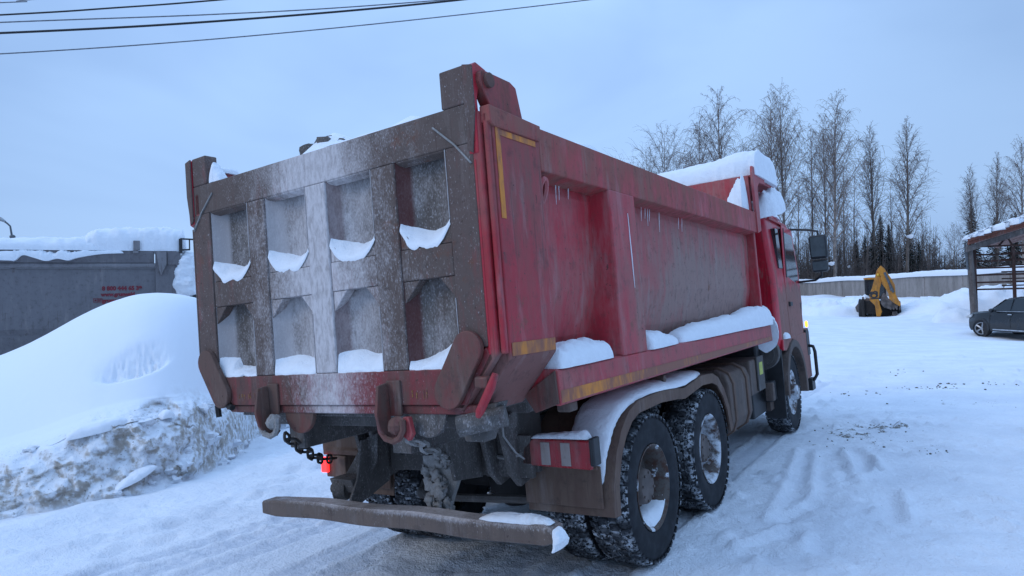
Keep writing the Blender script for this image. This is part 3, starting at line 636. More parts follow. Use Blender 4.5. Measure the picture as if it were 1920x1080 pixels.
# chains
def chain(pts, n, r, mat, name='chain'):
    mb=MB(); q_=catmull([Vector(p) for p in pts], n+1)
    for i in range(n):
        a=Vector(q_[i]); b=Vector(q_[i+1]); d=(b-a); L=d.length*.66; d.normalize(); c=(a+b)/2
        s_=d.cross(Vector((0,0,1))).normalized(); u_=s_.cross(d)
        w=s_ if i%2 else u_; W_=L*.46
        loop=[c+d*(L*.55*(1 if k<6 else -1)+ (W_*math.sin(-math.pi/2+math.pi*((k%6)/5)+math.pi/2)*.0)) + Vector((0,0,0)) for k in range(0)]
        for k in range(14):
            an=2*math.pi*k/14; ca,sa=math.cos(an),math.sin(an)
            loop.append(c+d*((L-W_)*math.copysign(1,ca)*(abs(ca)>.05)+W_*ca)*.78+w*(W_*sa*.8))
        loop.append(loop[0]); loop.append(loop[1]); mb.tube(loop,r,5,False)
    return mb.build(name,mat,TR,smooth=60)
chain([(-.31,-.05,1.24),(-.55,.28,1.08),(-.82,.64,.93),(-1.03,.95,.86)],10,.0095,m_chain)
chain([(.66,-.03,1.25),(.56,.25,1.13),(.44,.52,1.02),(.30,.70,.92)],9,.011,m_crud)
# --- chassis
mb=MB()
for s_ in (-1,1):
    mb.box(s_*.42-.045,s_*.42+.045,1.03,8.2,.78,1.05)
mb.box(-.46,.78,.985,1.028,.80,1.075)
mb.box(.24,.45,1.03,1.10,1.02,1.26); mb.box(-.5,-.30,1.03,1.1,1.02,1.27)
mb.box(.02,.22,1.10,1.3,1.03,1.27)
chassis=P(mb,'chassis_frame',m_under,bevel=.006)
mb=MB()
for x,z,r_ in ((-.20,.985,.02),(-.165,.985,.01),(.62,.99,.036),(-.33,.96,.05),(.05,.93,.012),(.15,.96,.012)): mb.cyl((x,.975,z),(x,.99,z),r_,n=18)
P(mb,'frame_hole',m_dark,chassis,0,40)
mb=MB(); mb.tube([(.46,1.0,.93),(.6,.95,.93),(.66,.95,.945),(.70,.99,.95)],.014,6); mb.tube([(.70,.80,1.24),(.69,.82,1.10),(.72,.9,.98),(.74,.96,.93)],.007,5); P(mb,'air_line',m_crud,chassis,0)
# hinge brackets
for s_ in (-1,1):
    mb=MB(); mb.prism([(.78,1.30),(1.02,1.34),(1.30,1.30),(1.30,.80),(1.0,.74),(.90,.84)],0,s_*.50-.02,s_*.50+.02)
    mb.prism([(.78,1.30),(1.02,1.34),(1.30,1.30),(1.30,.80),(1.0,.74),(.90,.84)],0,s_*.66-.02,s_*.66+.02)
    mb.cyl((s_*.45,.86,1.20),(s_*.75,.86,1.20),.05,n=12)
    P(mb,'hinge_bracket',m_under,chassis,.006)
# underrun hangers
mb=MB(); mb.prism([(-.50,1.06),(-.38,1.10),(-.40,.90),(-.62,.62),(-.80,.60),(-.75,.76)],1,.78,.80); mb.prism([(.72,1.06),(.98,1.08),(.98,.72),(.60,.60),(.56,.64),(.66,.80)],0,-.49,-.47); mb.prism([(.62,.80),(.98,.80),(.98,.72),(.66,.70)],0,-.72,-.50)
P(mb,'underrun_hanger',m_under,chassis,.006)
mb=MB(); mb.cyl((-.70,.66,.72),(-.62,.70,.72),.085,n=16); mb.cyl((-.74,.66,.72),(-.62,.70,.72),.035,n=8); P(mb,'tow_eye',m_under,chassis,.004)
mb=MB(); mb.prism([(.16,1.10),(.36,1.12),(.40,1.00),(.30,.86),(.10,.86),(.06,.92)],1,.74,.77); mb.prism([(.60,1.12),(.95,1.12),(.95,.80),(.66,.84)],0,.38,.41); P(mb,'underrun_hanger',m_under,chassis,.006)
cr=MB()
rng=random.Random(5)
cr.prism([(.12,.98),(.33,1.0),(.36,.90),(.40,.84),(.34,.72),(.30,.62),(.20,.60),(.22,.76),(.13,.82)],1,.69,.73)
for k in range(40):
    f=k/39; x=.20+.10*f+rng.uniform(-.08,.10)*(1-.35*f); z=.93-.33*f+rng.uniform(-.02,.02); y=.72-.12*f+rng.uniform(-.04,.04)
    cr.ball((x,y,z),rng.uniform(.014,.036),9,6,(1.3,.7,1.2),1.1)
P(cr,'frozen_hanger',m_crud,chassis,0,70)
# underrun beam
mb=MB(); secs=[]
xs=np.linspace(-1.235,1.225,40)
for i,x in enumerate(xs):
    s_=(x+1.235)/2.46; zt=.665+.035*s_+.006*math.sin(x*7); y=.49+.02*math.sin(s_*3); sh=.0 if 0<i<39 else .02
    if i<2: sh=.010*(2-i)/2
    secs.append([(x,y-.065,zt-.105+sh),(x,y-.065,zt-.012-sh),(x,y-.052,zt-sh),(x,y+.06,zt-sh),(x,y+.065,zt-.105+sh),(x,y-.05,zt-.115+sh),(x,y-.065,zt-.105+sh)])
mb.grid(secs); mb.add(secs[0][:6],[(0,1,2,3,4,5)]); mb.add(secs[-1][:6],[(5,4,3,2,1,0)])
P(mb,'underrun_beam',m_bar,bevel=0,smooth=20)
# axles, springs and the dark mass under the chassis
mb=MB()
for y in (1.93,3.305):
    mb.cyl((-.95,y,.54),(.95,y,.54),.085,n=14); mb.ball((0,y,.54),.23,14,8,(1,.9,1)); 
    for s_ in (-1,1): mb.cyl((s_*.50,y,.54),(s_*.62,y,.54),.20,n=18)
for s_ in (-1,1):
    for k in range(6): mb.box(s_*.46-.045,s_*.46+.045,1.5+k*.08,3.75-k*.08,.56+k*.032,.586+k*.032)
    mb.box(s_*.46-.07,s_*.46+.07,2.45,2.8,.55,.86)
mb.cyl((0,1.93,.56),(0,6.8,.80),.06,n=10)
P(mb,'axle_gear',m_dark,chassis,0,40)
mb=MB(); mb.tube([(.0,1.22,.56),(-.30,1.18,.57),(-.36,1.2,.60),(-.36,1.25,.66)],.032,8); mb.ball((-.36,1.2,.58),.05,8,6); mb.tube([(.0,1.22,.56),(.95,1.26,.60)],.03,8); mb.tube([(-.30,1.2,.60),(-.27,1.2,.75),(-.29,1.2,.85)],.010,5); mb.tube([(-.16,1.2,.60),(-.12,1.2,.75),(-.13,1.2,.85)],.010,5)
P(mb,'stabiliser_bar',m_under,chassis,0,40)
mb=MB(); mb.box(-.37,.37,1.35,8,.80,1.03); mb.box(-.55,.55,1.4,6.0,1.04,1.12); mb.box(-.9,.9,3.95,4.05,.55,1.15); mb.cyl((.5,4.2,.85),(.9,4.2,.85),.2); P(mb,'gearbox',m_dark,chassis,0)
# --- rear mudguards and lights
def mudguard(s_):
    arc=[(1.155,.545),(1.17,.74),(1.25,.93),(1.36,1.06),(1.50,1.155),(1.66,1.20),(2.1,1.21),(2.45,1.185),(2.62,1.165),(2.80,1.185),(3.1,1.215),(3.4,1.20),(3.56,1.15),(3.72,1.02),(3.84,.85),(3.90,.62)]
    mb=MB(); n=len(arc); xa,xb=.62,1.255
    outer=[]
    for i,(y,z) in enumerate(arc):
        a=Vector(arc[max(i-1,0)]); b=Vector(arc[min(i+1,n-1)]); d=(b-a).normalized(); nn=Vector((-d.y,d.x))
        if nn.y<0 and i not in (0,): nn=nn
        w=.012; lip=.085
        outer.append([(s_*xa,y,z),(s_*xb,y,z),(s_*xb,y-nn.x*lip,z-nn.y*lip),(s_*(xb-.015),y-nn.x*lip,z-nn.y*lip),(s_*(xb-.015),y-nn.x*w,z-nn.y*w),(s_*xa,y-nn.x*w,z-nn.y*w),(s_*xa,y,z)])
    mb.grid(outer); mb.add(outer[0][:6],[(0,1,2,3,4,5)]); mb.add(outer[-1][:6],[(5,4,3,2,1,0)])
    return P(mb,'mudguard',m_guard,bevel=0,smooth=40)
for s_ in (1,-1):
    g_=mudguard(s_)
    mb=MB(); mb.box(*sorted((s_*.62,s_*1.19)),1.125,1.145,.60,.865); mb.box(*sorted((s_*.62,s_*1.18)),1.10,1.124,.845,.868); P(mb,'rear_flap',m_guard,g_,.008)
    mb=MB(); mb.box(*sorted((s_*.78,s_*1.14)),1.03,1.15,.875,1.06); mb.box(*sorted((s_*.44,s_*.80)),1.03,1.08,.83,1.03); P(mb,'lamp_bracket',m_under,g_,.008)
    mb=MB(); mb.prism([(s_*.70,.885),(s_*1.20,.873),(s_*1.205,1.052),(s_*.80,1.056),(s_*.72,1.0)],1,.985,1.029); lamp=P(mb,'tail_lamp',m_redlens if s_>0 else m_guard,None,.010,label='dull red tail lamp with two clear panes' if s_>0 else 'tail lamp with its outer end lit red')
    for xa in ((.855,1.00) if s_>0 else ()):
        mb=MB(); mb.box(*sorted((s_*xa,s_*(xa+.068))),.980,.9845,.893,1.036); P(mb,'clear_lens',m_wlens,lamp,.003)
    mb=MB(); mb.box(*(sorted((s_*1.206,s_*1.24))+[.97,1.06,.90,1.07] if s_>0 else [-1.20,-1.13,.955,.984,.74,.86])); P(mb,'lamp_end',m_black if s_>0 else m_redlit,lamp,.008)
    if s_<0:
        mb=MB(); mb.prism([(.98,.88),(1.06,.90),(1.40,1.22),(1.36,1.24),(.96,.92)],0,-1.15,-.78); P(mb,'guard_slope',m_guard,g_,.006)
        mb=MB(); mb.box(-1.17,-.95,.985,1.10,.70,.872); P(mb,'lamp_box',m_guard,g_,.008)
# --- wheels
rng=random.Random(8)
def tyre_mesh():
    mb=MB(); prof=[(.10,.298),(.128,.312),(.143,.36),(.150,.42),(.146,.47),(.134,.505),(.120,.522),(.110,.526),(0,.528)]
    prof=prof+[(-x,r) for x,r in prof[-2::-1]]
    mb.lathe(prof,56)
    N=46
    for k in range(N):
        a0=2*math.pi*k/N
        for row,(xa,xb,sh) in enumerate(((-.148,-.082,.0),(-.070,-.006,.5),(.006,.070,.0),(.082,.148,.5))):
            a=a0+sh*2*math.pi/N; w=2*math.pi/N*.30; skew=.03*(-1 if row%2 else 1)
            vs=[]
            for r_ in (.515,.542):
                for x,da in ((xa,-w),(xb,-w),(xb,w),(xa,w)):
                    rr=r_-(.022 if abs(x)>.14 else 0); aa=a+da+skew*(x-xa)/.1*.3
                    vs.append((x,rr*math.cos(aa),rr*math.sin(aa)))
            mb.add(vs,[(4,5,6,7),(0,1,5,4),(1,2,6,5),(2,3,7,6),(3,0,4,7)])
    return mb
TY=tyre_mesh().build('tyre',m_tyre,None,smooth=35); tyre_me=TY.data; bpy.data.objects.remove(TY)
def rim_rear():
    mb=MB(); mb.lathe([(.118,.300),(.132,.306),(.134,.298),(.120,.285),(.10,.270),(.02,.262),(-.03,.255),(-.045,.24),(-.050,.17),(-.05,.0)],40)
    for k in range(10):
        a=2*math.pi*k/10; y,z=.168*math.cos(a),.168*math.sin(a); mb.cyl((-.05,y,z),(-.012,y,z),.016,n=6)
    return mb
def hub_rear():
    mb=MB(); mb.lathe([(-.05,.142),(.0,.138),(.045,.128),(.075,.122),(.085,.112),(.085,.0)],28)
    for k in range(8):
        a=2*math.pi*k/8; y,z=.10*math.cos(a),.10*math.sin(a); mb.cyl((.085,y,z),(.096,y,z),.010,n=6)
    return mb
def rim_front():
    mb=MB(); mb.lathe([(.118,.300),(.132,.306),(.134,.298),(.118,.282),(.10,.262),(.115,.235),(.128,.20),(.13,.16),(.13,.12),(.13,0)],40)
    for k in range(10):
        a=2*math.pi*k/10; y,z=.165*math.cos(a),.165*math.sin(a); mb.cyl((.13,y,z),(.162,y,z),.016,n=6)
    mb.lathe([(.13,.11),(.20,.10),(.215,.085),(.215,0)],20)
    return mb
rr_me=rim_rear(); hub_me=hub_rear(); rf_me=rim_front()
w_mx={}
def wheel(x,y,side,kind,rimmat,extra=None):
    mx_=Matrix.Translation((x,y,.541))@Matrix.Rotation(0 if side>0 else math.pi,4,'Z')@Matrix.Rotation(rng.uniform(0,6),4,'X')
    w=empty('wheel',mx_,parent=TR); w_mx[w.name]=mx_
    for dx in ((0,-.335) if kind=='rear' else (0,)):
        o=bpy.data.objects.new('tyre',tyre_me); COL.objects.link(o); o.parent=w; o.location=(dx,0,0); o.rotation_euler=(rng.uniform(0,1),0,0)
    if kind=='rear':
        rr_me.build('rim',rimmat,w,smooth=35); hub_me.build('hub',m_hub,w,smooth=35)
    else: rf_me.build('rim',rimmat,w,smooth=35)
    if extra: extra(w)
    return w
def snow_in_rim(w):
    # packed snow lying in the bottom of the dish, whatever way the wheel stopped
    ax=w_mx[w.name].to_3x3().inverted() @ Vector((0,0,-1)); a_=math.atan2(ax.z,ax.y); vs=[]
    mb=MB(); rows=[]
    for i in range(15):
        a=a_+.05+(i/14-.5)*1.9; th=.085*(1-abs(i/7-1)**1.6)+.004
        rows.append([(x,(.275-th*f+.008*mnoise.noise(Vector((a*6,x*20,0))))*math.cos(a),(.275-th*f+.008*mnoise.noise(Vector((a*6,x*20,0))))*math.sin(a)) for x,f in ((.115,0),(.10,.7),(.05,1.0),(0,1.1),(-.04,1.2))])
    mb.grid(rows); mb.build('packed_snow',m_snowd,w,smooth=70)
for y,mm,ex in ((1.93,m_rim1,snow_in_rim),(3.305,m_rim2,None)):
    wheel(1.075,y,1,'rear',mm,ex); wheel(-1.075,y,-1,'rear',mm,None)
wheel(1.06,7.131,1,'front',m_rim2); wheel(-1.06,7.131,-1,'front',m_rim2)
# --- fuel tank, battery box, air gear between the axles
mb=MB(); tp=[(.70,.52),(1.10,.50),(1.20,.56),(1.235,.66),(1.235,1.02),(1.20,1.12),(1.10,1.17),(.70,1.16)]
mb.prism(tp,1,3.97,4.78); tank=P(mb,'fuel_tank',m_tank,None,.02)
for y in (4.10,4.60):
    mb=MB(); mb.prism([(.69,.49),(1.11,.48),(1.215,.55),(1.252,.655),(1.252,1.03),(1.21,1.135),(1.11,1.19),(.69,1.18)],1,y-.03,y+.03); P(mb,'tank_strap',m_guard,tank,.006)
mb=MB(); mb.box(.70,1.20,4.95,5.55,.78,1.17); bx_=P(mb,'battery_box',m_tank,None,.02)
mb=MB(); mb.box(1.203,1.225,5.20,5.50,.80,1.19); P(mb,'box_lid',m_under,bx_,.008)
mb=MB(); mb.box(1.2255,1.2285,5.27,5.42,.98,1.12); P(mb,'sticker',m_lime,bx_,0)
mb=MB(); mb.box(.60,1.05,5.56,6.55,.42,.95); mb.box(1.00,1.16,6.10,6.35,.55,.80); P(mb,'step_box',m_black,None,.02)
mb=MB(); mb.box(1.10,1.20,5.98,6.06,.58,.80); mb.box(1.02,1.10,6.2,6.4,.42,.62); P(mb,'step_bracket',m_tank,None,.01)
mb=MB(); mb.cyl((1.10,5.98,1.17),(1.10,6.10,1.17),.205,n=28); mb.cyl((1.10,5.965,1.17),(1.10,5.98,1.17),.16,n=28); P(mb,'air_tank',m_under,None,.008,30)
mb=MB(); mb.box(.55,1.16,6.02,6.40,1.36,1.72); mb.box(.6,1.1,5.75,6.4,.95,1.36); P(mb,'air_filter',m_black,None,.03)
mb=MB(); mb.box(1.055,1.165,6.012,6.0185,1.54,1.71); P(mb,'lime_label',m_lime,None,0)
mb=MB(); mb.cyl((.85,2.30,1.28),(1.22,2.30,1.28),.03,n=8); P(mb,'cross_tube',m_tank,None,0,40)
mb=MB(); mb.box(1.16,1.25,.70,.80,1.27,1.33); P(mb,'side_marker',m_tank,None,.012)
# --- cab
mb=MB()
secs=[]
def cabsec(y,zb,zt,xw,lean):
    return [(-xw+.02,y,zb),(-xw,y,zb+.1),(-xw,y,2.1),(-xw+lean,y,zt-.10),(-xw+lean+.10,y,zt),(xw-lean-.10,y,zt),(xw-lean,y,zt-.10),(xw,y,2.1),(xw,y,zb+.1),(xw-.02,y,zb)]
for y,zb,zt,xw,le in ((6.42,1.22,2.90,1.20,.05),(6.45,1.20,2.97,1.225,.055),(6.52,1.20,3.0,1.245,.06),(6.60,1.20,3.0,1.25,.06),(7.3,1.20,3.0,1.25,.06),(7.75,1.20,2.95,1.25,.07),(8.0,1.2,2.80,1.245,.09),(8.16,1.2,2.40,1.235,.1),(8.30,1.2,2.02,1.215,.04),(8.36,1.2,1.75,1.20,.03),(8.37,1.2,1.5,1.19,.02)):
    secs.append(cabsec(y,zb,zt,xw,le)+[cabsec(y,zb,zt,xw,le)[0]])
mb.grid(secs); mb.add(secs[0][:10],[tuple(range(10))]); mb.add(secs[-1][:10],[tuple(range(9,-1,-1))])
cab=P(mb,'cab',m_cab,None,.02,40)
for s_ in (1,-1):
    def side(name,poly,mat,x0,x1,bev=.005,par=cab):
        m_=MB(); m_.prism(poly,0,s_*x0,s_*x1); return P(m_,name,mat,par,bev)
    dr=side('door',[(7.10,1.28),(7.05,2.1),(7.18,2.86),(7.86,2.83),(8.10,2.25),(8.14,1.75),(7.98,1.35),(7.9,1.30)],m_cab,1.244,1.256,.008)
    side('door_window',[(7.20,2.14),(7.30,2.77),(7.82,2.74),(8.03,2.22),(8.0,2.08),(7.72,2.06)],m_glass,1.2,1.2595,.004,dr)
    side('door_handle',[(7.14,1.72),(7.14,1.78),(7.30,1.78),(7.30,1.72)],m_black,1.25,1.285,.008,dr)
    side('window_frame',[(7.16,2.12),(7.26,2.82),(7.30,2.82),(7.215,2.12)],m_black,1.2,1.2625,.003,dr)
    side('side_window',[(6.76,2.24),(6.73,2.78),(6.90,2.78),(6.99,2.24)],m_glass,1.2,1.2565,.004)
    side('roof_gutter',[(6.6,2.90),(6.6,2.94),(7.7,2.90),(8.02,2.62),(7.98,2.60),(7.68,2.86)],m_clean,1.19,1.225,.006)
    # wheel arch
    arc=[(7.131+.70*math.cos(a),.56+.70*math.sin(a)) for a in np.linspace(math.radians(-8),math.radians(178),18)]
    arcb=[(7.131+.60*math.cos(a),.56+.60*math.sin(a)) for a in np.linspace(math.radians(178),math.radians(-8),18)]
    side('wheel_arch',arc+arcb,m_tank,.86,1.29,.01)
    side('cab_side_lower',[(6.50,1.16),(6.52,1.30),(7.9,1.30),(8.3,1.30),(8.36,1.2),(8.36,.62),(7.85,.62),(7.80,.85),(7.62,1.10),(7.13,1.27),(6.7,1.14)],m_cab,1.20,1.262,.012)
    lm=side('turn_indicator',[(8.25+.045*math.cos(k*.6283),1.42+.05*math.sin(k*.6283)) for k in range(10)],m_yel,1.255,1.285,.01)
    side('lamp_surround',[(8.18,.95),(8.16,1.34),(8.34,1.36),(8.40,1.3),(8.40,.95)],m_black,1.2,1.268,.01)
    m_=MB(); m_.tube([(s_*1.22,8.30,1.10),(s_*1.33,8.26,1.08),(s_*1.35,8.25,1.0),(s_*1.35,8.25,.66),(s_*1.30,8.27,.58),(s_*1.2,8.3,.56)],.026,8); m_.box(*sorted((s_*1.15,s_*1.28)),8.2,8.45,.42,.60); P(m_,'bumper_guard',m_black,cab,.01)
    # mirror
    m_=MB(); m_.tube([(s_*1.20,8.0,2.86),(s_*1.50,7.86,2.80),(s_*1.62,7.80,2.76),(s_*1.63,7.78,2.60)],.017,7); mr_=P(m_,'mirror',m_black,cab,0,50); m_=MB(); m_.tube([(s_*1.24,8.08,2.06),(s_*1.52,7.85,2.06),(s_*1.62,7.80,2.12),(s_*1.62,7.79,2.2)],.017,7); P(m_,'mirror_arm',m_black,mr_,0,50)
    m_=MB(); m_.box(*sorted((s_*1.50,s_*1.735)),7.72,7.84,2.36,2.70); m_.box(*sorted((s_*1.51,s_*1.72)),7.72,7.84,2.17,2.34); P(m_,'mirror_shell',m_black,mr_,.03)
    m_=MB(); [m_.prism([(s_*1.525,7.693),(s_*1.71,7.7155),(s_*1.71,7.7195),(s_*1.525,7.7195)],2,za,zb) for za,zb in ((2.39,2.67),(2.195,2.315))]; P(m_,'mirror_glass',plain('mirror_glass',(.05,.06,.065),.12,0,.2),mr_,.004)
mb=MB(); mb.box(-1.1,1.1,8.1,8.42,.45,1.2); P(mb,'bumper',m_black,cab,.03)
mb=MB(); mb.prism([(6.44,2.94),(6.40,3.07),(6.46,3.08),(6.62,3.0)],0,.4,1.16); mb.prism([(7.3,3.0),(7.5,3.06),(7.9,2.98),(7.7,2.95)],0,-1.1,1.1); P(mb,'roof_lip',m_cab,cab,.008)
mb=MB(); mb.box(-1.1,1.1,8.05,8.2,2.1,2.72); P(mb,'windscreen',m_glass,cab,.02)
for k in range(5):
    mb=MB(); x=.6
mb=MB(); mb.box(1.2565,1.2585,7.985,8.01,1.66,1.75); mb.box(1.2565,1.2585,8.025,8.085,1.735,1.75); mb.box(1.2565,1.2585,8.025,8.085,1.66,1.675); mb.box(1.2565,1.2585,8.025,8.04,1.677,1.733); P(mb,'emblem',m_black,cab,0)
mb=MB(); mb.prism([(1.0,.30),(1.24,.30),(1.25,1.18),(1.0,1.18)],1,6.40,6.43); P(mb,'front_flap',m_black,cab,.006)
# --- snow lying on the truck
def sn(label,pts,w,h,seed,mat=None,name='snow_lump',**k): 
    o=loaf(name,pts,w,h,mat or m_snow,world=M,seed=seed,**k); return tag(o,label,'snow')
sn('short thick snow lump on the red sill beside the rear pillar',[(1.20,.53,1.535),(1.20,.85,1.535),(1.20,1.27,1.535)],[.125,.13,.10],[.11,.155,.10],1,edge=.10)
sn('small snow lump on the red sill just ahead of the middle rib',[(1.20,1.86,1.535),(1.20,2.15,1.535),(1.20,2.52,1.535)],[.13,.12,.09],[.13,.12,.07],2,edge=.06)
sn('long snow strip on the front part of the red sill, ending by the cab',[(1.20,2.60,1.535),(1.20,3.2,1.535),(1.20,4.4,1.535),(1.22,5.3,1.535),(1.22,5.75,1.535)],[.085,.12,.125,.13,.11],[.08,.14,.17,.24,.22],3,sub=60,edge=.03,jit=.12)
sn('snow drooping off the front end of the red sill beside the cab',[(1.20,5.72,1.62),(1.22,5.84,1.50),(1.21,5.88,1.34),(1.12,5.88,1.22)],[.12,.13,.12,.08],[.11,.12,.10,.06],4,up=(0,1,.5),edge=.2)
sn('very thick snow slab on the dump truck cab guard',[(-1.25,6.22,3.335),(-.3,6.22,3.335),(.6,6.22,3.335),(1.1,6.22,3.335),(1.34,6.22,3.335)],[.66,.68,.68,.66,.62],[.22,.27,.30,.36,.34],5,sub=70,n=24,edge=.03,flat=3.6,jit=.07)
sn('snow wedge packed in the front right corner of the dump body',[(1.04,5.36,2.72),(1.24,5.36,2.72)],[.16,.16],[.34,.62],6,edge=.08)
sn('snow heap behind the guard post on the cab roof',[(1.10,6.15,2.86),(1.26,6.35,2.90),(1.26,6.72,3.0),(1.18,6.95,3.0)],[.12,.16,.15,.08],[.30,.36,.22,.06],7,edge=.2,jit=.3)
sn('little snow tuft on the front of the cab roof',[(1.0,7.5,3.03),(1.05,7.85,2.99)],[.12,.10],[.08,.06],8,jit=.4)
sn('snow layer along the top of the right rear mudguard',[(1.06,1.165,.70),(1.06,1.235,.93),(1.06,1.36,1.075),(1.06,1.56,1.18),(1.07,2.0,1.215),(1.07,2.5,1.19),(1.08,2.9,1.205),(1.08,3.3,1.215)],[.12,.14,.15,.16,.18,.19,.17,.10],[.05,.06,.065,.06,.07,.085,.075,.03],9,sub=70,edge=.04,up=(0,-.35,1),jit=.14)
sn('snow strip on top of the right tail lamp',[(.78,1.02,1.055),(1.0,1.02,1.06),(1.19,1.02,1.06)],[.03,.045,.04],[.02,.04,.05],10,jit=.25)
sn('dirty snow ridge on the right end of the underrun bar',[(.72,.49,.692),(.95,.49,.695),(1.08,.49,.698),(1.20,.49,.70)],[.045,.055,.05,.03],[.015,.035,.05,.01],11,m_snowd,jit=.35)
sn('frozen snow stuck to the end face of the underrun bar',[(1.232,.46,.69),(1.245,.47,.63),(1.235,.48,.575)],[.03,.055,.07],[.02,.03,.02],12,m_snowd,up=(1,-.2,0),jit=.4)
sn('snow cap on the black step over the front wheel arch',[(1.20,6.62,1.30),(1.22,6.78,1.30),(1.20,6.95,1.29)],[.08,.09,.06],[.06,.09,.05],13)
sn('small snow bit on the bracket ahead of the fuel tank',[(1.06,6.2,.62),(1.08,6.36,.62)],[.05,.04],[.05,.04],14)
sn('snow under the front end of the body beside the air tank',[(.85,5.6,1.30),(1.1,5.75,1.33)],[.16,.12],[.06,.05],15)
sn('snow cone beside the left hinge post on the tailgate top',[(-1.02,.05,2.92),(-.90,.05,2.92)],[.05,.045],[.17,.02],16,edge=.3,jit=.3)
sn('snow on the red left hinge ear behind the tailgate',[(-1.24,.12,3.07),(-1.24,.38,3.06)],[.04,.05],[.05,.05],17)
# load snow inside the body
lx=np.linspace(-1.16,1.16,40); ly=np.linspace(.10,5.5,80); LX,LY=np.meshgrid(lx,ly,indexing='ij')
ed=np.minimum(1-np.abs(LX)/1.16,.4)/.4
LZ=2.70+.16*ed+.37*bump2(LX,LY,.25,.75,.40,.5)*ed+.40*bump2(LX,LY,.55,2.3,.45,.9)*ed+.33*bump2(LX,LY,-.42,.60,.25,.3)+.10*fbm(LX/.5,LY/.5,71,4)+.05*bump2(LX,LY,-.5,1.5,.8,2)
mb=MB(); mb.grid(np.stack([LX,LY,LZ],-1)); b_=np.stack([LX,LY,LZ*0+2.665],-1)
o=mb.build('snow_load',m_snow,smooth=60,world=M,recalc=False); tag(o,'snow load filling the dump body behind the tailgate','snow')
mb=MB(); rng2=random.Random(2)
for k in range(7): mb.ball((-.40+rng2.uniform(-.13,.13),.55+rng2.uniform(-.1,.1),3.10+rng2.uniform(-.02,.06)),rng2.uniform(.05,.09),9,6,(1.2,1,.8),.6)
o=mb.build('frozen_clod',m_under,smooth=60,world=M); tag(o,'frosted dark clod poking above the tailgate top','clod')
# snow in the pockets
def pocket_snow(ci,upper,depthz,label,seed):
    x0,x1=cols[ci]; mb=MB(); ns,nt=22,8; top=[];
    for i in range(ns+1):
        s_=i/ns; x=x0+.004+(x1-x0-.008)*s_; c=.105
        e=max(0,1-min(s_*(x1-x0),(1-s_)*(x1-x0))/c)
        zf=(2.243 if upper else 1.604)+(e**1.3)*(.095 if upper else 0); d=pocket_depth(s_)
        hz=depthz(s_)
        row=[]
        for j in range(nt+1):
            f=j/nt; y=.0+f*(d+.006)
            nn=mnoise.noise(Vector((x*14+seed*5,y*14,seed)))+.5*mnoise.noise(Vector((x*40+seed,y*40,2)))
            row.append((x,y+.006*nn,zf+(max(zf,hz)-zf)*f**.75+.018*nn*(1 if j<nt else .35)))
        top.append(row)
    bot=[[ (r[0][0],r[0][1]+.004,r[0][2]-.012),(r[-1][0],r[-1][1],r[0][2]-.012)] for r in top]
    mb.grid(top); mb.grid([[b[0],t_[0]] for b,t_ in zip(bot,top)]); mb.grid([[t_[-1],b[1]] for b,t_ in zip(bot,top)])
    o=mb.build('pocket_snow',m_snow,smooth=70,world=M)
    return tag(o,label,'snow',group='snow heaps in the tailgate pockets')
CN=['leftmost','second','third','rightmost']
for ci in range(4):
    pocket_snow(ci,True,lambda s_,ci=ci: 2.335+.05*abs(s_-.5)*2, 'snow crescent in the upper pocket of the %s tailgate column'%CN[ci],ci+20)
lowf=[lambda s_:1.69-.05*s_+.05*(s_<.3),lambda s_:1.70+.02*math.sin(s_*5),lambda s_:1.715+.015*math.sin(s_*7),lambda s_:1.645+.16*s_**1.5]
for ci in range(4):
    pocket_snow(ci,False,lowf[ci],'snow heap in the lower pocket of the %s tailgate column'%CN[ci],ci+30)
# ------------------------------------------------------------------ grey tipper trailer behind the snowbank
def frame(o, xdir):
    x=Vector((xdir.x,xdir.y,0)).normalized(); z=Vector((0,0,1)); y=z.cross(x)
    return Matrix.Translation(o) @ Matrix((x,y,z)).transposed().to_4x4()
def rel(o, Mw): o.matrix_world = Mw; return o
T0=at(0,497,14.0); T1=at(345,497,15.65); tl=(Vector((T1.x,T1.y,0))-Vector((T0.x,T0.y,0))).length; kx=tl/345
GT=-1.05; ZR=T1.z-GT
MT=frame(Vector((T0.x,T0.y,GT)),T1-T0)                           # x to the right along the side, y away, z up from its ground
TL=empty('tipper_trailer',MT,'dark grey tipper trailer with red phone number, snow on top, behind the snowbank','trailer')
def ux(u): return u*kx
def zy(y): return ZR-(y-497)*.0119
m_grey=paint('grey_trailer_paint',red=(.15,.142,.152),dust=(.18,.17,.178),lo=.4,hi=.66,chips=False,rough=.45)
m_greyl=paint('grey_trailer_ridge',red=(.21,.20,.21),dust=(.16,.155,.165),lo=.4,hi=.66,chips=False)
def PT(mb,name,mat,parent=TL,bevel=.01,smooth=None): return mb.build(name,mat,parent,bevel=bevel,smooth=smooth)
x0,x1=-9.0,ux(338)
mb=MB(); mb.prism([(0.02,zy(503)),(0,zy(512)),(0,zy(560)),(.03,zy(612)),(.10,zy(623)),(.16,zy(640)),(.5,.75),(2.0,.75),(2.34,zy(640)),(2.4,zy(612)),(2.45,zy(503))],0,x0,x1); tb=PT(mb,'trailer_body',m_grey)
mb=MB(); mb.prism([(-.03,zy(502)),(-.05,zy(498)),(-.03,zy(494)),(.04,zy(493)),(.04,zy(503))],0,x0,ux(290)); PT(mb,'side_ridge',m_greyl,tb)
mb=MB(); mb.prism([(-.02,zy(493)),(-.06,zy(474)),(-.05,zy(468)),(.10,zy(468)),(.10,zy(493))],0,x0,ux(284)); PT(mb,'top_board',m_grey,tb)
mb=MB(); mb.box(ux(286),ux(330),-.07,.04,1.0,zy(470)); PT(mb,'front_post',m_grey,tb)
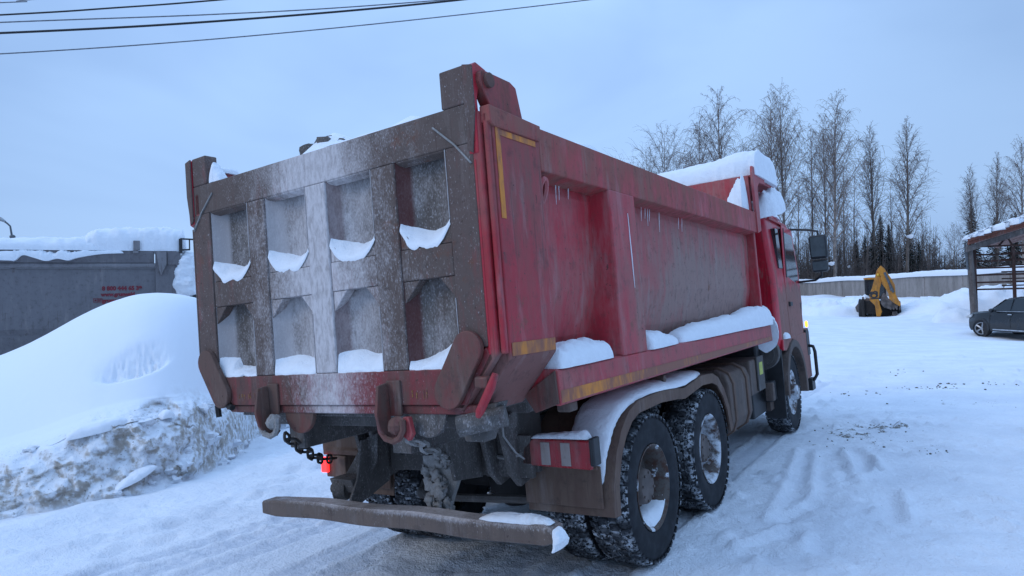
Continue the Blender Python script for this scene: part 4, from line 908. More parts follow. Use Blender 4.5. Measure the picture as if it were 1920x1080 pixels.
mb=MB(); mb.prism([(ux(288),zy(472)),(ux(309),zy(472)),(ux(309),zy(495)),(ux(297),zy(519)),(ux(293),zy(505))],1,-.16,-.075); PT(mb,'post_gusset',m_greyl,tb)
mb=MB(); mb.box(ux(310),ux(338),-.11,-.02,zy(497),zy(472)); mb.box(ux(344),ux(375),-.05,.3,zy(515),zy(499)); mb.box(ux(352),ux(372),-.05,.25,zy(590),zy(513)); PT(mb,'front_bracket',m_grey,tb)
mb=MB(); mb.box(ux(243),ux(256),-.13,-.06,zy(469),zy(451)); mb.box(ux(242),ux(253),-.12,-.05,zy(475),zy(469)); PT(mb,'latch',m_greyl,tb)
mb=MB(); mb.box(ux(335),ux(342),-.12,0,zy(474),zy(446)); mb.tube([(ux(338),-.1,zy(446)),(ux(370),-.1,zy(447))],.02,6); mb.tube([(ux(338),-.1,zy(468)),(ux(358),-.1,zy(467))],.02,6); mb.tube([(ux(357),-.1,zy(446)),(ux(357),-.1,zy(468))],.015,6); mb.tube([(ux(355),-.05,zy(560)),(ux(362),-.05,zy(548)),(ux(372),-.05,zy(575))],.05,6); PT(mb,'ladder',m_black,tb,0)
mb=MB()
for u in (-250,-60):
    mb=MB(); mb.box(ux(u)-.03,ux(u)+.03,-.045,.0,.9,zy(505)); PT(mb,'side_rib',m_grey,tb)
for xx in (-7.2,-5.9,-4.6):
    for yy in (.12,2.0): mb=MB(); mb.cyl((xx,yy,.52),(xx,yy+.35,.52),.52,n=20); PT(mb,'wheel',m_dark,TL,.03)

mb=MB(); mb.box(-9,x1+.8,.7,.85,.85,1.05); mb.box(-9,x1+.8,1.6,1.75,.85,1.05); mb.box(ux(250),ux(256),.4,.5,0,.9); PT(mb,'trailer_chassis',m_dark,TL)
m_redtxt=plain('red_lettering',(.17,.014,.026),.6)
def text(body,size,mat,name,mtx,parent,align='LEFT'):
    c=bpy.data.curves.new(name,'FONT'); c.body=body; c.size=size; c.extrude=.002; c.align_x=align; c.resolution_u=3; c.offset=.006*size/.1
    o=bpy.data.objects.new(name,c); COL.objects.link(o); dg=bpy.context.evaluated_depsgraph_get(); me=bpy.data.meshes.new_from_object(o.evaluated_get(dg)); bpy.data.objects.remove(o)
    me.materials.clear(); me.materials.append(mat); o=bpy.data.objects.new(name,me); COL.objects.link(o); o.parent=parent
    w=max(v.co.x for v in me.vertices)-min(v.co.x for v in me.vertices); o.matrix_local=mtx; return o,w
up90=Matrix.Rotation(R(90),4,'X')
def line(s_,u0,u1,yb,size,name):
    o,w=text(s_,size,m_redtxt,name,Matrix.Identity(4),TL); sc=(ux(u1)-ux(u0))/w
    o.matrix_local=Matrix.Translation((ux(u0),-.006,zy(yb)))@up90@Matrix.Diagonal((sc,1,1,1)); return o
line('8 800 444 65 39',181,259,544.5,.125,'phone_number'); line('www.grunwald',179,245,555.5,.115,'web_address'); line('grunwald',181,225,567,.115,'social_name')
mb=MB()
for uc in (168.5,177):
    cx,cz=ux(uc),zy(563); r_=.045; w_=.009
    mb.box(cx-r_,cx+r_,-.008,-.004,cz+r_-w_,cz+r_); mb.box(cx-r_,cx+r_,-.008,-.004,cz-r_,cz-r_+w_); mb.box(cx-r_,cx-r_+w_,-.0078,-.004,cz-r_+w_,cz+r_-w_); mb.box(cx+r_-w_,cx+r_,-.0078,-.004,cz-r_+w_,cz+r_-w_)
    if uc<170: mb.cyl((cx,-.008,cz),(cx,-.004,cz),.02,n=12)
    else:
        for k in range(3): mb.box(cx-.028+k*.02,cx-.018+k*.02,-.0078,-.004,cz-.028,cz+.028)
PT(mb,'social_icon',m_redtxt,TL,0)
def snT(label,pts,w,h,seed,**k): return tag(loaf('snow_layer',pts,w,h,m_snow,world=MT,seed=seed,**k),label,'snow')
snT('long even snow layer along the left top edge of the grey trailer',[(-9,.35,zy(470)),(-3,.35,zy(470)),(0,.35,zy(470)),(ux(150),.35,zy(470)),(ux(215),.3,zy(469))],[.45,.45,.45,.45,.35],[.26,.26,.28,.32,.12],41,sub=90,edge=.02,jit=.14)
snT('thick layered snow slab on the right end of the grey trailer',[(ux(141),.45,zy(469)),(ux(170),.45,zy(470)),(ux(240),.45,zy(470)),(ux(300),.45,zy(470)),(ux(352),.45,zy(470))],[.45,.52,.52,.52,.5],[.22,.50,.56,.585,.52],42,sub=70,edge=.05,flat=3.4,n=22,jit=.09)
snT('lumpy snow hanging below the left top board of the grey trailer',[(-4,-.07,zy(490)),(-2,-.07,zy(487)),(ux(2),-.07,zy(489)),(ux(25),-.07,zy(490)),(ux(40),-.07,zy(480)),(ux(58),-.07,zy(484)),(ux(80),-.07,zy(490)),(ux(100),-.07,zy(486)),(ux(120),-.07,zy(489)),(ux(138),-.07,zy(484)),(ux(180),-.07,zy(477)),(ux(224),-.07,zy(475))],[.09,.08,.09,.10,.05,.06,.10,.08,.10,.08,.045,.04],[.19,.15,.17,.19,.10,.13,.19,.16,.18,.14,.09,.07],43,sub=120,edge=.02,jit=.4)
snT('upright snow heap clinging to the front end of the grey trailer',[(ux(350),-.04,zy(560)),(ux(346),-.04,zy(535)),(ux(349),-.02,zy(512)),(ux(353),0,zy(490)),(ux(356),.05,zy(470))],[.22,.25,.22,.2,.12],[.16,.2,.18,.16,.1],44,up=(0,-1,.1),jit=.35)
# white lumps on the dirty bank face
sn('rounded snow loaf on the dirty bank face, left of the smaller ball',[(-6.35,1.30,.78),(-6.15,1.62,.83),(-6.05,1.92,.90)],[.15,.17,.12],[.13,.15,.11],51,jit=.1,edge=.25,name='snow_loaf')
sn('small snow ball lump on the dirty bank face, right of the long loaf',[(-6.0,2.30,.88),(-5.98,2.48,.90)],[.11,.10],[.12,.10],52,jit=.1,edge=.4,name='snow_loaf')
sn('low snow tongue near the foot of the dirty bank face',[(-5.65,1.50,.14),(-5.62,1.75,.22),(-5.62,2.0,.33)],[.10,.12,.08],[.07,.10,.07],53,jit=.2,edge=.3,name='snow_loaf')
# ------------------------------------------------------------------ street lamp over the trailer
MLp=Matrix.Identity(4)
lp=at(23,446,24); base=Vector((lp.x,lp.y,-1.2)); LM=Matrix.Translation(base); hL=lp.z-base.z
lamp=empty('street_lamp',LM,'grey street lamp head on a bent arm above the snowy trailer roof','street lamp')
ax_=Vector((rt.x,rt.y,0)).normalized(); kk=24/1250
def lpt(u,v): return ax_*((u-23)*kk)+Vector((0,0,hL-(v-446)*kk))
m_galv=plain('galvanised_steel',(.10,.11,.12),.5,.5)
mb=MB(); mb.tube([Vector((0,0,0)),lpt(23,446)],[.09,.06],10); mb.build('pole',m_galv,lamp,smooth=40)
mb=MB(); mb.tube([lpt(23.5,447),lpt(22,440),lpt(19.5,424),lpt(14,418.5),lpt(9,415)],[.045,.035,.03,.03,.03],8); mb.ball(lpt(23.5,444),.10,8,6,(1,1,.8)); mb.build('arm',m_galv,lamp,smooth=50)
mb=MB(); a=lpt(11,416); b=lpt(-14,404); d=(b-a); secs=[]
for f,w,h in ((0,.04,.04),(.08,.07,.06),(.35,.13,.10),(.7,.14,.10),(.95,.10,.07),(1,.03,.03)):
    c=a+d*f; n_=Vector((-ax_.y,ax_.x,0)); secs.append([c+n_*w*math.cos(q_)+Vector((0,0,h*(math.sin(q_) if math.sin(q_)>0 else .5*math.sin(q_)))) for q_ in np.linspace(0,2*math.pi,13)])
mb.grid(secs); mb.build('lamp_head',plain('lamp_housing',(.28,.29,.30),.5),lamp,smooth=50)
# ------------------------------------------------------------------ overhead wires
def wire(label,pts,r,mat):
    mb=MB(); q_=catmull([at(u,v,d) for u,v,d in pts],40); mb.tube(q_,r,6); return tag(mb.build('power_line',mat,smooth=60),label,'cable','overhead wires')
m_w1=plain('black_cable',(.012,.012,.014),.6); m_w2=plain('aluminium_wire',(.16,.17,.19),.5,.3)
wire('thick dark cable, lowest of the dark wires across the upper left sky',[(-700,86,17),(0,62,17.5),(430,38,18.5),(860,0,20),(1300,-55,22)],.030,m_w1)
wire('dark cable highest at left, leaving the frame top nearest the corner',[(-700,62,18),(0,28,18.5),(210,15,19),(420,-1,19.5),(900,-45,21)],.024,m_w1)
wire('thin pale wire between the two dark cables in the upper left',[(-700,72,19),(0,42,19.5),(400,27,20.5),(700,10,21.5),(1200,-30,23)],.020,m_w2)
wire('thin pale wire, lowest and longest of all wires in the sky',[(-700,128,19),(0,101,19.5),(550,60,21),(1110,-1,23),(1600,-66,25)],.019,m_w2)
wire('short pale wire cutting the very top left corner of the picture',[(-700,30,20),(0,5,20.5),(60,-1,20.7),(500,-40,22)],.017,m_w2)
# ------------------------------------------------------------------ concrete fence with snow on top
def conc():
    q=T('fence_concrete'); s_=q.noise(1.3,5,.65,k=(1,1,.25)); f=q.noise(9,4,.6,k=(1.5,1.5,.3)); c=q.mix(q.ramp(s_,.35,.65),(.21,.19,.175),(.31,.28,.262)); c=q.mix(q.ramp(f,.54,.66,0,.6),c,(.14,.115,.10)); q.bump(f,.3,.02); return q.fin(c,.9,0,.2)
m_conc=conc()
fx=fd; MF=frame(Vector((FEN0.x,FEN0.y,0)),fd)
FE=empty('concrete_fence',MF,'long grey concrete panel fence with snow along its top, in front of the forest','fence')
npn=int(fl/5.0)
for k in range(-4,npn+1):
    mb=MB(); dz_=[.0,.03,-.02,.05][k%4]; mb.box(k*5+.02,k*5+4.98,0,.16,-.5,2.62+dz_); mb.build('panel',m_conc,FE,bevel=.03)
    mb=MB(); mb.box(k*5-.12,k*5+.12,-.05,.20,-.5,2.50); mb.build('post',m_conc,FE,bevel=.02)
for k in range(-1,int(fl/20)+1):
    pts=[(k*20+j*4,.08,2.60+.04*math.sin(k*3+j*2.1)) for j in range(6)]
    loaf('fence_snow',pts,[.24]*6,[.40,.45,.38,.46,.42,.40],m_snow,parent=FE,sub=50,edge=.01,seed=k+60,jit=.15,flat=3.2)
for o in FE.children:
    if o.name.startswith('fence_snow'): o['label']='even snow capping along the fence top'
# ------------------------------------------------------------------ yellow backhoe loader
bh=ground_hit(1650,594)-Vector((0,0,.12)); bd=(bh-CAM).dot(fw); kb=bd/1250
tha=math.atan((1650-960)/FPX); MBH=frame(bh,Vector((rt.x,rt.y,0)).normalized()*math.cos(tha)-Vector((fw.x,fw.y,0)).normalized()*math.sin(tha))
BH=empty('backhoe_loader',MBH,'yellow backhoe loader with a folded boom standing in the snow by the concrete fence','backhoe loader')
def bx(u): return (u-1650)*kb*math.cos(tha)
def bz(v): return (594-v)*kb
def pb(pts): return [(bx(u),bz(v)) for u,v in pts]
m_yell=paint('yellow_paint',red=(.52,.21,.018),dust=(.26,.12,.04),lo=.45,hi=.65,rough=.5)
m_steel=plain('worn_bucket_steel',(.10,.085,.08),.6,.2,.5,4)
def PB(poly,name,mat,y0,y1,parent=BH,bevel=.03): 
    m_=MB(); m_.prism(pb(poly),1,y0,y1); return m_.build(name,mat,parent,bevel=bevel)
boom=PB([(1647,503),(1652,500),(1657,506),(1656,520),(1654.5,529),(1651.3,538),(1649.5,555),(1650.5,567),(1654,580),(1651,589),(1643.5,589),(1641.7,569),(1632,559),(1632,547),(1637,536)],'boom',m_yell,-.75,-.35)
PB([(1648,502),(1652,498),(1660,499),(1664,506),(1672,518),(1679,531),(1680,549),(1689,566),(1687,571),(1676,564),(1668,557),(1667,547),(1662,538),(1656,529),(1654,515)],'dipper_arm',m_yell,-.97,-.74)
PB([(1652,497),(1655,494.5),(1658,498),(1658,506),(1652,506)],'boom_pivot',m_yell,-.5,.0,boom)
m_=MB(); m_.tube([(bx(1661),-1.0,bz(508)),(bx(1676),-1.03,bz(545))],.07,8); m_.tube([(bx(1668),-1.02,bz(525)),(bx(1672),-1.02,bz(542))],.045,8); m_.build('hydraulic_ram',m_galv,BH,smooth=50)
m_=MB(); m_.ball((bx(1650),-.78,bz(512)),.11,8,6); m_.build('beacon',plain('amber_lens',(.6,.33,.02),.3),boom,smooth=60)
m_=MB(); secs=[]
for y in (-.70,.05):
    secs.append([(bx(u),y,bz(v)) for u,v in ((1657,546),(1652,556),(1652,565),(1658,573),(1670,576),(1682,574),(1685,567),(1676,563),(1667,556),(1660,546))])
n_=len(secs[0]); m_.add(secs[0]+secs[1],[tuple(range(n_)),tuple(range(2*n_-1,n_-1,-1))]+[(i,(i+1)%n_,(i+1)%n_+n_,i+n_) for i in range(n_)])
for k in range(4): m_.box(bx(1669)+k*.16,bx(1669)+k*.16+.07,-.76,-.70,bz(577),bz(570))
m_.build('bucket',m_steel,BH,bevel=.05)
cabp=PB([(1622,519),(1662,519),(1664,522),(1663,558),(1624,558),(1622,540)],'cab',m_black,.9,2.4)
PB([(1625,523),(1633,523),(1634,553),(1627,553)],'cab_window',m_glass,.88,.92,cabp,.01); PB([(1636,523),(1660,523),(1660,553),(1637,553)],'cab_window',m_glass,.88,.92,cabp,.01)
PB([(1620,516.5),(1665,516.5),(1664,520),(1621,520)],'cab_roof',m_yell,.7,2.5,cabp)
PB([(1616,560),(1689,562),(1690,584),(1676,588),(1640,586),(1617,584)],'chassis',m_dark,.0,3.2)
PB([(1616,556),(1621,556),(1622,590),(1616,588)],'stabiliser_leg',m_dark,-.2,.1); PB([(1685,566),(1689,566),(1690,590),(1684,590)],'stabiliser_leg',m_dark,-.2,.1)
PB([(1673,580),(1682,580),(1683,595),(1672,594)],'stabiliser_foot',m_steel,-.4,.1)
for u in (1608,1687):
    w=MB(); w.lathe([(-.2,.25),(-.22,.45),(-.18,.62),(0,.66),(.18,.62),(.22,.45),(.2,.25)],22,(0,0,0)); w=w.build('wheel',m_dark,BH,smooth=40); w.location=(bx(u)+.25*(1 if u<1650 else -1),.7,.62)
PB([(1617,552),(1633,556),(1640,563),(1617,564)],'rear_deck',m_tank,.1,.9)
loader=PB([(1600,574),(1612,560),(1616,584),(1604,588)],'loader_bucket',m_steel,3.2,4.0)
o,w_=text('JCB',.62,m_black,'boom_lettering',Matrix.Identity(4),boom); sc=(bz(540)-bz(556.5))/w_
o.matrix_local=Matrix.Translation((bx(1647.2),-.765,bz(556.5)))@Matrix.Rotation(R(-4),4,'Y')@up90@Matrix.Rotation(R(90),4,'Z')@Matrix.Diagonal((sc,.9,1,1))
def snB(label,pts,w,h,seed,**k): return tag(loaf('snow_patch',[(bx(u),y,bz(v)) for u,v,y in pts],w,h,m_snow,world=MBH,seed=seed,sub=14,**k),label,'snow')
snB('snow patch on the rear deck of the yellow backhoe',[(1617,557,.3),(1625,556,.4),(1632,558,.4)],[.25,.3,.2],[.2,.25,.15],71,jit=.4)
snB('thin snow on the cab roof of the yellow backhoe',[(1622,516,1.5),(1640,516,1.5),(1662,516,1.5)],[.6,.7,.6],[.1,.14,.1],72)
# ------------------------------------------------------------------ ploughed snow berms in the middle distance
def berm(u0,u1,d0,d1,v,h,dep,seed,label,rough=1.0):
    a=at(u0,560,d0); b=at(u1,560,d1); L=math.hypot(b.x-a.x,b.y-a.y); dx=Vector((b.x-a.x,b.y-a.y,0)).normalized(); dy=Vector((-dx.y,dx.x,0)); nx,ny=int(L/.13)+2,int(2*dep/.13)+2
    uu,vv=np.meshgrid(np.linspace(0,L,nx),np.linspace(-dep,dep,ny),indexing='ij')
    env=np.clip(np.minimum(uu,L-uu)/(.16*L),0,1)**.6*np.clip(1-(vv/dep)**2,0,1)
    hh_=np.interp(uu,np.linspace(0,L,len(h)),h)
    rd=1-2*np.abs(fbm(uu/1.1,vv/1.1,seed,4,.6)); ch=np.maximum(fbm(uu/.5,vv/.5,seed+3,3,.6)-.05,0)
    zz=env*(hh_*(.75+.45*fbm(uu/2.5,vv/2.0,seed+1,3))+rough*(.16*rd+.55*ch))
    X=a.x+dx.x*uu+dy.x*vv; Y=a.y+dx.y*uu+dy.y*vv; Z=base_z(X,Y)+zz-.06
    mb=MB(); mb.grid(np.stack([X,Y,Z],-1)); o=mb.build('snow_berm',m_snow,smooth=75,recalc=False); tag(o,label,'snow pile')
berm(1500,1622,47,46.5,0,[.5,.75,1.0,.9,1.15],2.2,91,'rough ploughed snow berm left of the yellow backhoe')
berm(1618,1700,43,42,0,[.22,.3,.2,.32,.25],.7,94,'low broken snow ridge right in front of the yellow backhoe')
berm(1688,1835,44,37,0,[.5,.8,1.0,1.1,1.1],2.6,97,'smoother broad snow pile between the yellow backhoe and the shelter post',.45)
berm(1745,1832,34,33,0,[.2,.4,.45,.3],1.2,99,'low lumpy snow ridge in front of the shelter, beside the dark car')
# ------------------------------------------------------------------ open shelter on the right
sp=at(1826,545,31); sb=Vector((sp.x,sp.y,gz(sp.x,sp.y)-.05)); ks=31/1250
MS=frame(sb,Vector((rt.x,rt.y,0))-.18*Vector((fw.x,fw.y,0)))
SH=empty('vehicle_shelter',MS,'open vehicle shelter with a rusty railed side and snowy sloping roof at the right','shelter')
hz=sb.z
def shx(u): return (u-1826)*ks*1.02
def shz(v): return sp.z-(v-545)*ks-hz
m_rust=paint('rusty_pipe',red=(.06,.022,.015),dust=(.03,.018,.015),lo=.4,hi=.6,rough=.8); m_wood=paint('frosted_timber',red=(.12,.10,.09),dust=(.08,.065,.06),lo=.4,hi=.6,chips=False,frost=lambda q,X,Y,Z:.12)
m_rred=paint('rust_red_board',red=(.20,.055,.03),dust=(.10,.045,.03),lo=.45,hi=.65)
mb=MB(); mb.tube([(shx(1826),0,0),(shx(1821),0,shz(465))],[.15,.13],10); PS=mb.build('post',m_wood,SH,smooth=40); PS['label']='frosted white post'
mb=MB(); mb.tube([(shx(1815),-.1,shz(505)),(shx(1812),-.1,shz(455))],.05,8); mb.build('down_pipe',m_galv,SH,smooth=40)
for u in (1895,1975,2055):
    mb=MB(); mb.box(shx(u)-.06,shx(u)+.06,.05,.15,0,shz(465)); mb.build('post',m_rust,SH,bevel=.01)
mb=MB(); mb.box(shx(1828),shx(1833),.05,.15,.3,shz(468)); mb.build('post',m_rust,SH,bevel=.01)
for v in (478,490,503,516,530,543):
    mb=MB(); mb.box(shx(1829),shx(2060),-.0+.16,.22,shz(v+1.6),shz(v-1.6)); mb.build('rail',m_rust,SH,bevel=.01)
SKW=.72
def skew(m_):
    m_.v=[(x+SKW*max(0,y),y,z) for x,y,z in m_.v]; return m_
for v in (471,484,496,509,523,537):
    mb=MB(); mb.box(shx(1845),shx(2060),3.0,3.06,shz(v+1.3),shz(v-1.3)); mb=skew(mb); mb.build('rail',m_rust,SH,bevel=.01)
slope=(447-412)/(1920-1808)
def roofv(u,off): return 447+off-slope*(u-1808)
ua,ub=1808,2080
mb=MB(); mb.prism([(shx(ua),shz(roofv(ua,2))),(shx(ub),shz(roofv(ub,2))),(shx(ub),shz(roofv(ub,7))),(shx(ua),shz(roofv(ua,7)))],1,-.6,6.5); rf=skew(mb).build('roof',m_rred,SH,bevel=.01)
mb=MB(); mb.prism([(shx(ua+4),shz(roofv(ua+4,8))),(shx(ub),shz(roofv(ub,8))),(shx(ub),shz(roofv(ub,14))),(shx(ua+4),shz(roofv(ua+4,14)))],1,-.45,-.35); mb.build('rust_board',m_rred,rf,bevel=.01)
mb=MB(); mb.prism([(shx(ua+3),shz(roofv(ua+3,16))),(shx(ub),shz(roofv(ub,16))),(shx(ub),shz(roofv(ub,25))),(shx(ua+3),shz(roofv(ua+3,27)))],1,-.30,-.20); mb.build('fascia_beam',m_wood,rf,bevel=.01)
mb=MB(); mb.box(shx(1832),shx(2060),.05,.15,shz(464),shz(461)); 
for k,u in enumerate((1850,1872,1894,1916,1938,1960)):
    mb.tube([(shx(u),.1,shz(462)),(shx(u+(9 if k%2 else -9)),.1,shz(roofv(u,24)))],.04,6)
mb.build('truss',m_rust,SH)
for y in (6.2,):
    for u in (1975,):
        mb=MB(); mb.box(shx(u)-.06,shx(u)+.06,y-.06,y+.06,0,shz(roofv(u,8))); skew(mb).build('post',m_rust,SH,bevel=.01)
nv=np.linspace(ua,ub,40); o=loaf('roof_snow',[(shx(u),1.4,shz(roofv(u,2.2))) for u in (ua,ua+40,ua+100,ua+180,ub)],[2.1]*5,[.10,.20,.25,.26,.26],m_snow,world=MS,sub=80,n=16,edge=.01,flat=9,jit=.5,seed=81)
for v_ in o.data.vertices: v_.co.x+=SKW*max(0,v_.co.y)
tag(o,'thin snow sheet on the sloping shelter roof','snow')
# ------------------------------------------------------------------ dark SUV
cf=ground_hit(1842,631); cd_=(cf-CAM).dot(fw)
h_=(Vector((fw.x,fw.y,0)).normalized()*.996-Vector((rt.x,rt.y,0)).normalized()*.09).normalized()   # heading away from us
side_=Vector((-h_.y,h_.x,0))                                                          # car's left, towards us
zc=gz(cf.x,cf.y)+.0
org=cf-h_*1.32-side_*.86; org.z=zc
MC=frame(org,h_)                                                                          # x forward, y left
CAR=empty('parked_car',MC,'dark SUV parked at the right edge beside the shelter, front wheel turned','car')
def car_paint():
    q=T('dark_car_paint'); X,Y,Z=q.xyz(); d=q.ma('MULTIPLY',q.ramp(q.ma('ADD',q.noise(4,4,.6),q.ma('MULTIPLY',q.ramp(Z,.9,.3),.25)),.5,.75),.7)
    return q.fin(q.mix(d,(.008,.010,.014),(.045,.045,.046)),q.ramp(d,0,.6,.22,.7),0,.6)
m_car=car_paint(); m_alloy=plain('alloy_rim',(.35,.36,.38),.35,.6); m_chrome=plain('brushed_trim',(.45,.46,.48),.35,.7)
def loft(secs,name,mat,parent,sub=0,smooth=40,bevel=0):
    mb=MB(); mb.grid([list(s_)+[s_[0]] for s_ in secs]); n=len(secs[0]); mb.add(secs[0],[tuple(range(n))]); mb.add(secs[-1],[tuple(range(n-1,-1,-1))]); return mb.build(name,mat,parent,smooth=smooth,bevel=bevel)
def csec(x,w,zb,zt,sh):                                                                   # lower body section
    return [(x,-w+.06,zb),(x,-w,zb+.12),(x,-w-.01,.62),(x,-w+.03,zt-sh),(x,-w+.16,zt),(x,w-.16,zt),(x,w-.03,zt-sh),(x,w+.01,.62),(x,w,zb+.12),(x,w-.06,zb)]
K=[(2.23,.55,.34,.80,.10),(2.18,.72,.26,.92,.08),(2.02,.84,.24,.98,.08),(1.5,.895,.24,1.04,.07),(.95,.90,.24,1.08,.06),(.0,.90,.24,1.05,.05),(-1.2,.90,.24,1.07,.05),(-1.9,.87,.26,1.08,.06),(-2.2,.78,.34,1.05,.08),(-2.27,.6,.42,.95,.1)]
cb=loft([csec(*k) for k in K],'body',m_car,CAR,smooth=35)
# wheel wells are dark arches proud of the side
def gsec(x,wb,zb,wt,zt): return [(x,-wb,zb),(x,-wt,zt-.07),(x,-wt+.12,zt),(x,wt-.12,zt),(x,wt,zt-.07),(x,wb,zb)]
gh=loft([gsec(1.02,.80,1.04,.76,1.09),gsec(.60,.83,1.03,.70,1.38),(gsec(.25,.84,1.03,.67,1.59)),gsec(-.3,.84,1.03,.66,1.655),gsec(-1.1,.84,1.04,.66,1.64),gsec(-1.75,.82,1.05,.64,1.54),gsec(-2.1,.78,1.05,.62,1.22)],'cabin',m_car,CAR,smooth=35)
def glass(poly,name='side_window'):                                                      # on the left side: lean follows the cabin
    m_=MB(); f=lambda x,z,o: (x,.84-.165*(z-1.03)/.56+o,z)
    n=len(poly); m_.add([f(x,z,.006) for x,z in poly]+[f(x,z,-.02) for x,z in poly],[tuple(range(n)),tuple(range(2*n-1,n-1,-1))]+[(i,(i+1)%n,(i+1)%n+n,i+n) for i in range(n)]); return m_.build(name,m_glass,gh)
glass([(.78,1.09),(.50,1.33),(.26,1.50),(-.12,1.55),(-.08,1.09)]); glass([(-.18,1.09),(-.22,1.55),(-.95,1.55),(-1.10,1.09)]); glass([(-1.18,1.10),(-1.05,1.54),(-1.5,1.48),(-1.75,1.14)])
m_=MB(); m_.add([(1.0,-.70,1.10),(1.0,.70,1.10),(.36,.60,1.53),(.36,-.60,1.53)],[(0,1,2,3)]); m_.v=[(x+.03,y,z+.02) for x,y,z in m_.v]; m_.build('windscreen',m_glass,gh)
for x,za in ((.0,1),):
    m_=MB(); m_.box(-.155,-.145,.905,.912,.40,1.02); m_.box(.86,.87,.905,.912,.40,.98); m_.build('door_seam',m_dark,cb)
m_=MB(); m_.box(-1.75,.85,.838,.85,1.055,1.075); m_.box(-.8,.72,.90,.925,.30,.345); m_.build('trim_strip',m_chrome,cb,bevel=.004)
for x in (-.05,-1.0):
    m_=MB(); m_.box(x-.20,x-.02,.905,.94,.93,.965); m_.build('door_handle',m_chrome,cb,bevel=.01)
m_=MB(); m_.ball((.62,1.02,1.10),.13,10,7,(.6,.9,.65)); m_.box(.58,.66,.84,.95,1.05,1.10); m_.build('mirror',m_car,CAR,smooth=50)
m_=MB(); m_.prism([(1.86,.80),(2.14,.74),(2.20,.82),(1.80,.93)],1,.70,.885); m_.build('headlight',plain('headlight_lens',(.5,.5,.5),.15),cb,bevel=.02)
for x in (1.32,-1.36):
    for s_ in (1,-1):
        m_=MB(); arc=[(x+.43*math.cos(a),.34+.43*math.sin(a)) for a in np.linspace(-.2,math.pi+.2,18)]+[(x+.345*math.cos(a),.34+.345*math.sin(a)) for a in np.linspace(math.pi+.2,-.2,18)]
        m_.prism(arc,1,*sorted((s_*.78,s_*.925))); m_.build('wheel_arch',m_black,cb,bevel=.01)
        m_=MB(); m_.cyl((x,s_*.80,.36),(x,s_*.907,.36),.385,n=24); m_.build('wheel_well',m_dark,cb)
        st=R(24) if (x>0) else 0
        w=empty('wheel',Matrix.Translation((x,s_*.83,.345))@Matrix.Rotation(R(90)*s_+st,4,'Z'),parent=CAR)
        m_=MB(); m_.lathe([(-.11,.23),(-.12,.30),(-.10,.34),(0,.352),(.10,.34),(.12,.30),(.11,.245),(.05,.235),(.05,.0)],32); m_.build('tyre',m_tyre,w,smooth=40)
        m_=MB(); m_.lathe([(.095,.245),(.115,.25),(.115,.228),(.07,.22)],32)
        for k in range(5):
            a0=2*math.pi*k/5
            for da in (-.10,.10): m_.tube([(.085,.04*math.cos(a0),.04*math.sin(a0)),(.10,.232*math.cos(a0+da),.232*math.sin(a0+da))],[.028,.020],6)
        m_.cyl((.06,0,0),(.105,0,0),.05,n=12); m_.build('rim',m_alloy,w,smooth=40)
# ------------------------------------------------------------------ trees
m_birch=plain('birch_bark',(.24,.20,.175),.85,0,.55,1.2); m_twig=plain('birch_twigs',(.155,.12,.105),.9,0,.2); m_bark=plain('dark_bark',(.15,.12,.10),.9,0,.3,2)
def birch(seed,h,spread=.30,droop=1.0,nl=40,up=.9,fork=0):
    rg=random.Random(seed); tr=MB(); cr=MB()
    ph=rg.uniform(0,6); bend=rg.uniform(.004,.012)*h
    def axis_pt(f): return Vector((bend*math.sin(f*3+ph),bend*math.cos(f*2.3+ph),h*f))
    r0=.0085*h
    tr.tube([axis_pt(f) for f in np.linspace(0,1,14)],[max(.012,r0*(1-f)**.85) for f in np.linspace(0,1,14)],7)
    for i in range(nl):
        f=.24+.75*(i/nl)**.9+rg.uniform(-.01,.01); az_=i*2.4+rg.uniform(-.5,.5); L=h*spread*min(1,(1.06-f)*1.75)**.9*(.55+.45*min(1,max(0,(f-.24)/.22)))*rg.uniform(.7,1.15)
        p=axis_pt(min(f,.99)); d=Vector((math.cos(az_),math.sin(az_),up*rg.uniform(.8,1.6))).normalized()
        r=max(.014,r0*.36*(1-f)+.012); pts=[p]; rs=[r]; n=6
        for k in range(n):
            d=(d+Vector((rg.uniform(-.12,.12),rg.uniform(-.12,.12),.10 if k<3 else -.16*droop))).normalized(); pts.append(pts[-1]+d*L/n); rs.append(max(.014,r*(1-(k+1)/n*.85)))
        (tr if f<.55 and r>.05 else cr).tube(pts,rs,4,False)
        for k in range(2,n+1):
            for j in range(max(1,min(4,round(3.4*L/(h*spread)+.2)))):
                dd=((pts[k]-pts[k-1]).normalized()*.7+Vector((rg.uniform(-1,1),rg.uniform(-1,1),rg.uniform(-.1,.8)))).normalized(); l2=L*rg.uniform(.16,.34)
                a=pts[k-1].lerp(pts[k],rg.random()); b=a+dd*l2*.5; dd=(dd+Vector((0,0,-.5*droop))).normalized(); c=b+dd*l2*.5
                cr.tube([a,b,c],[.016,.012,.008],3,False)
                for m_ in range(3):
                    q_=[a,b,c][rg.randrange(3)]; e=(dd+Vector((rg.uniform(-1,1),rg.uniform(-1,1),rg.uniform(-.9,.5)-.5*droop))).normalized()
                    l3=L*rg.uniform(.10,.24); m1=q_+e*l3*.5; e=(e+Vector((0,0,-.9*droop))).normalized()
                    cr.tube([q_,m1,m1+e*l3*.6],[.011,.009,.006],3,False)
    return tr,cr
KINDS_={'birch':('tall bare weeping birch',.30,1.3,54,1.25),'aspen':('bare upright aspen',.22,.15,52,1.7),'thin':('slender bare young birch',.15,.7,30,1.4),'round':('small round crowned bare tree',.42,.35,40,1.2)}
protos={}
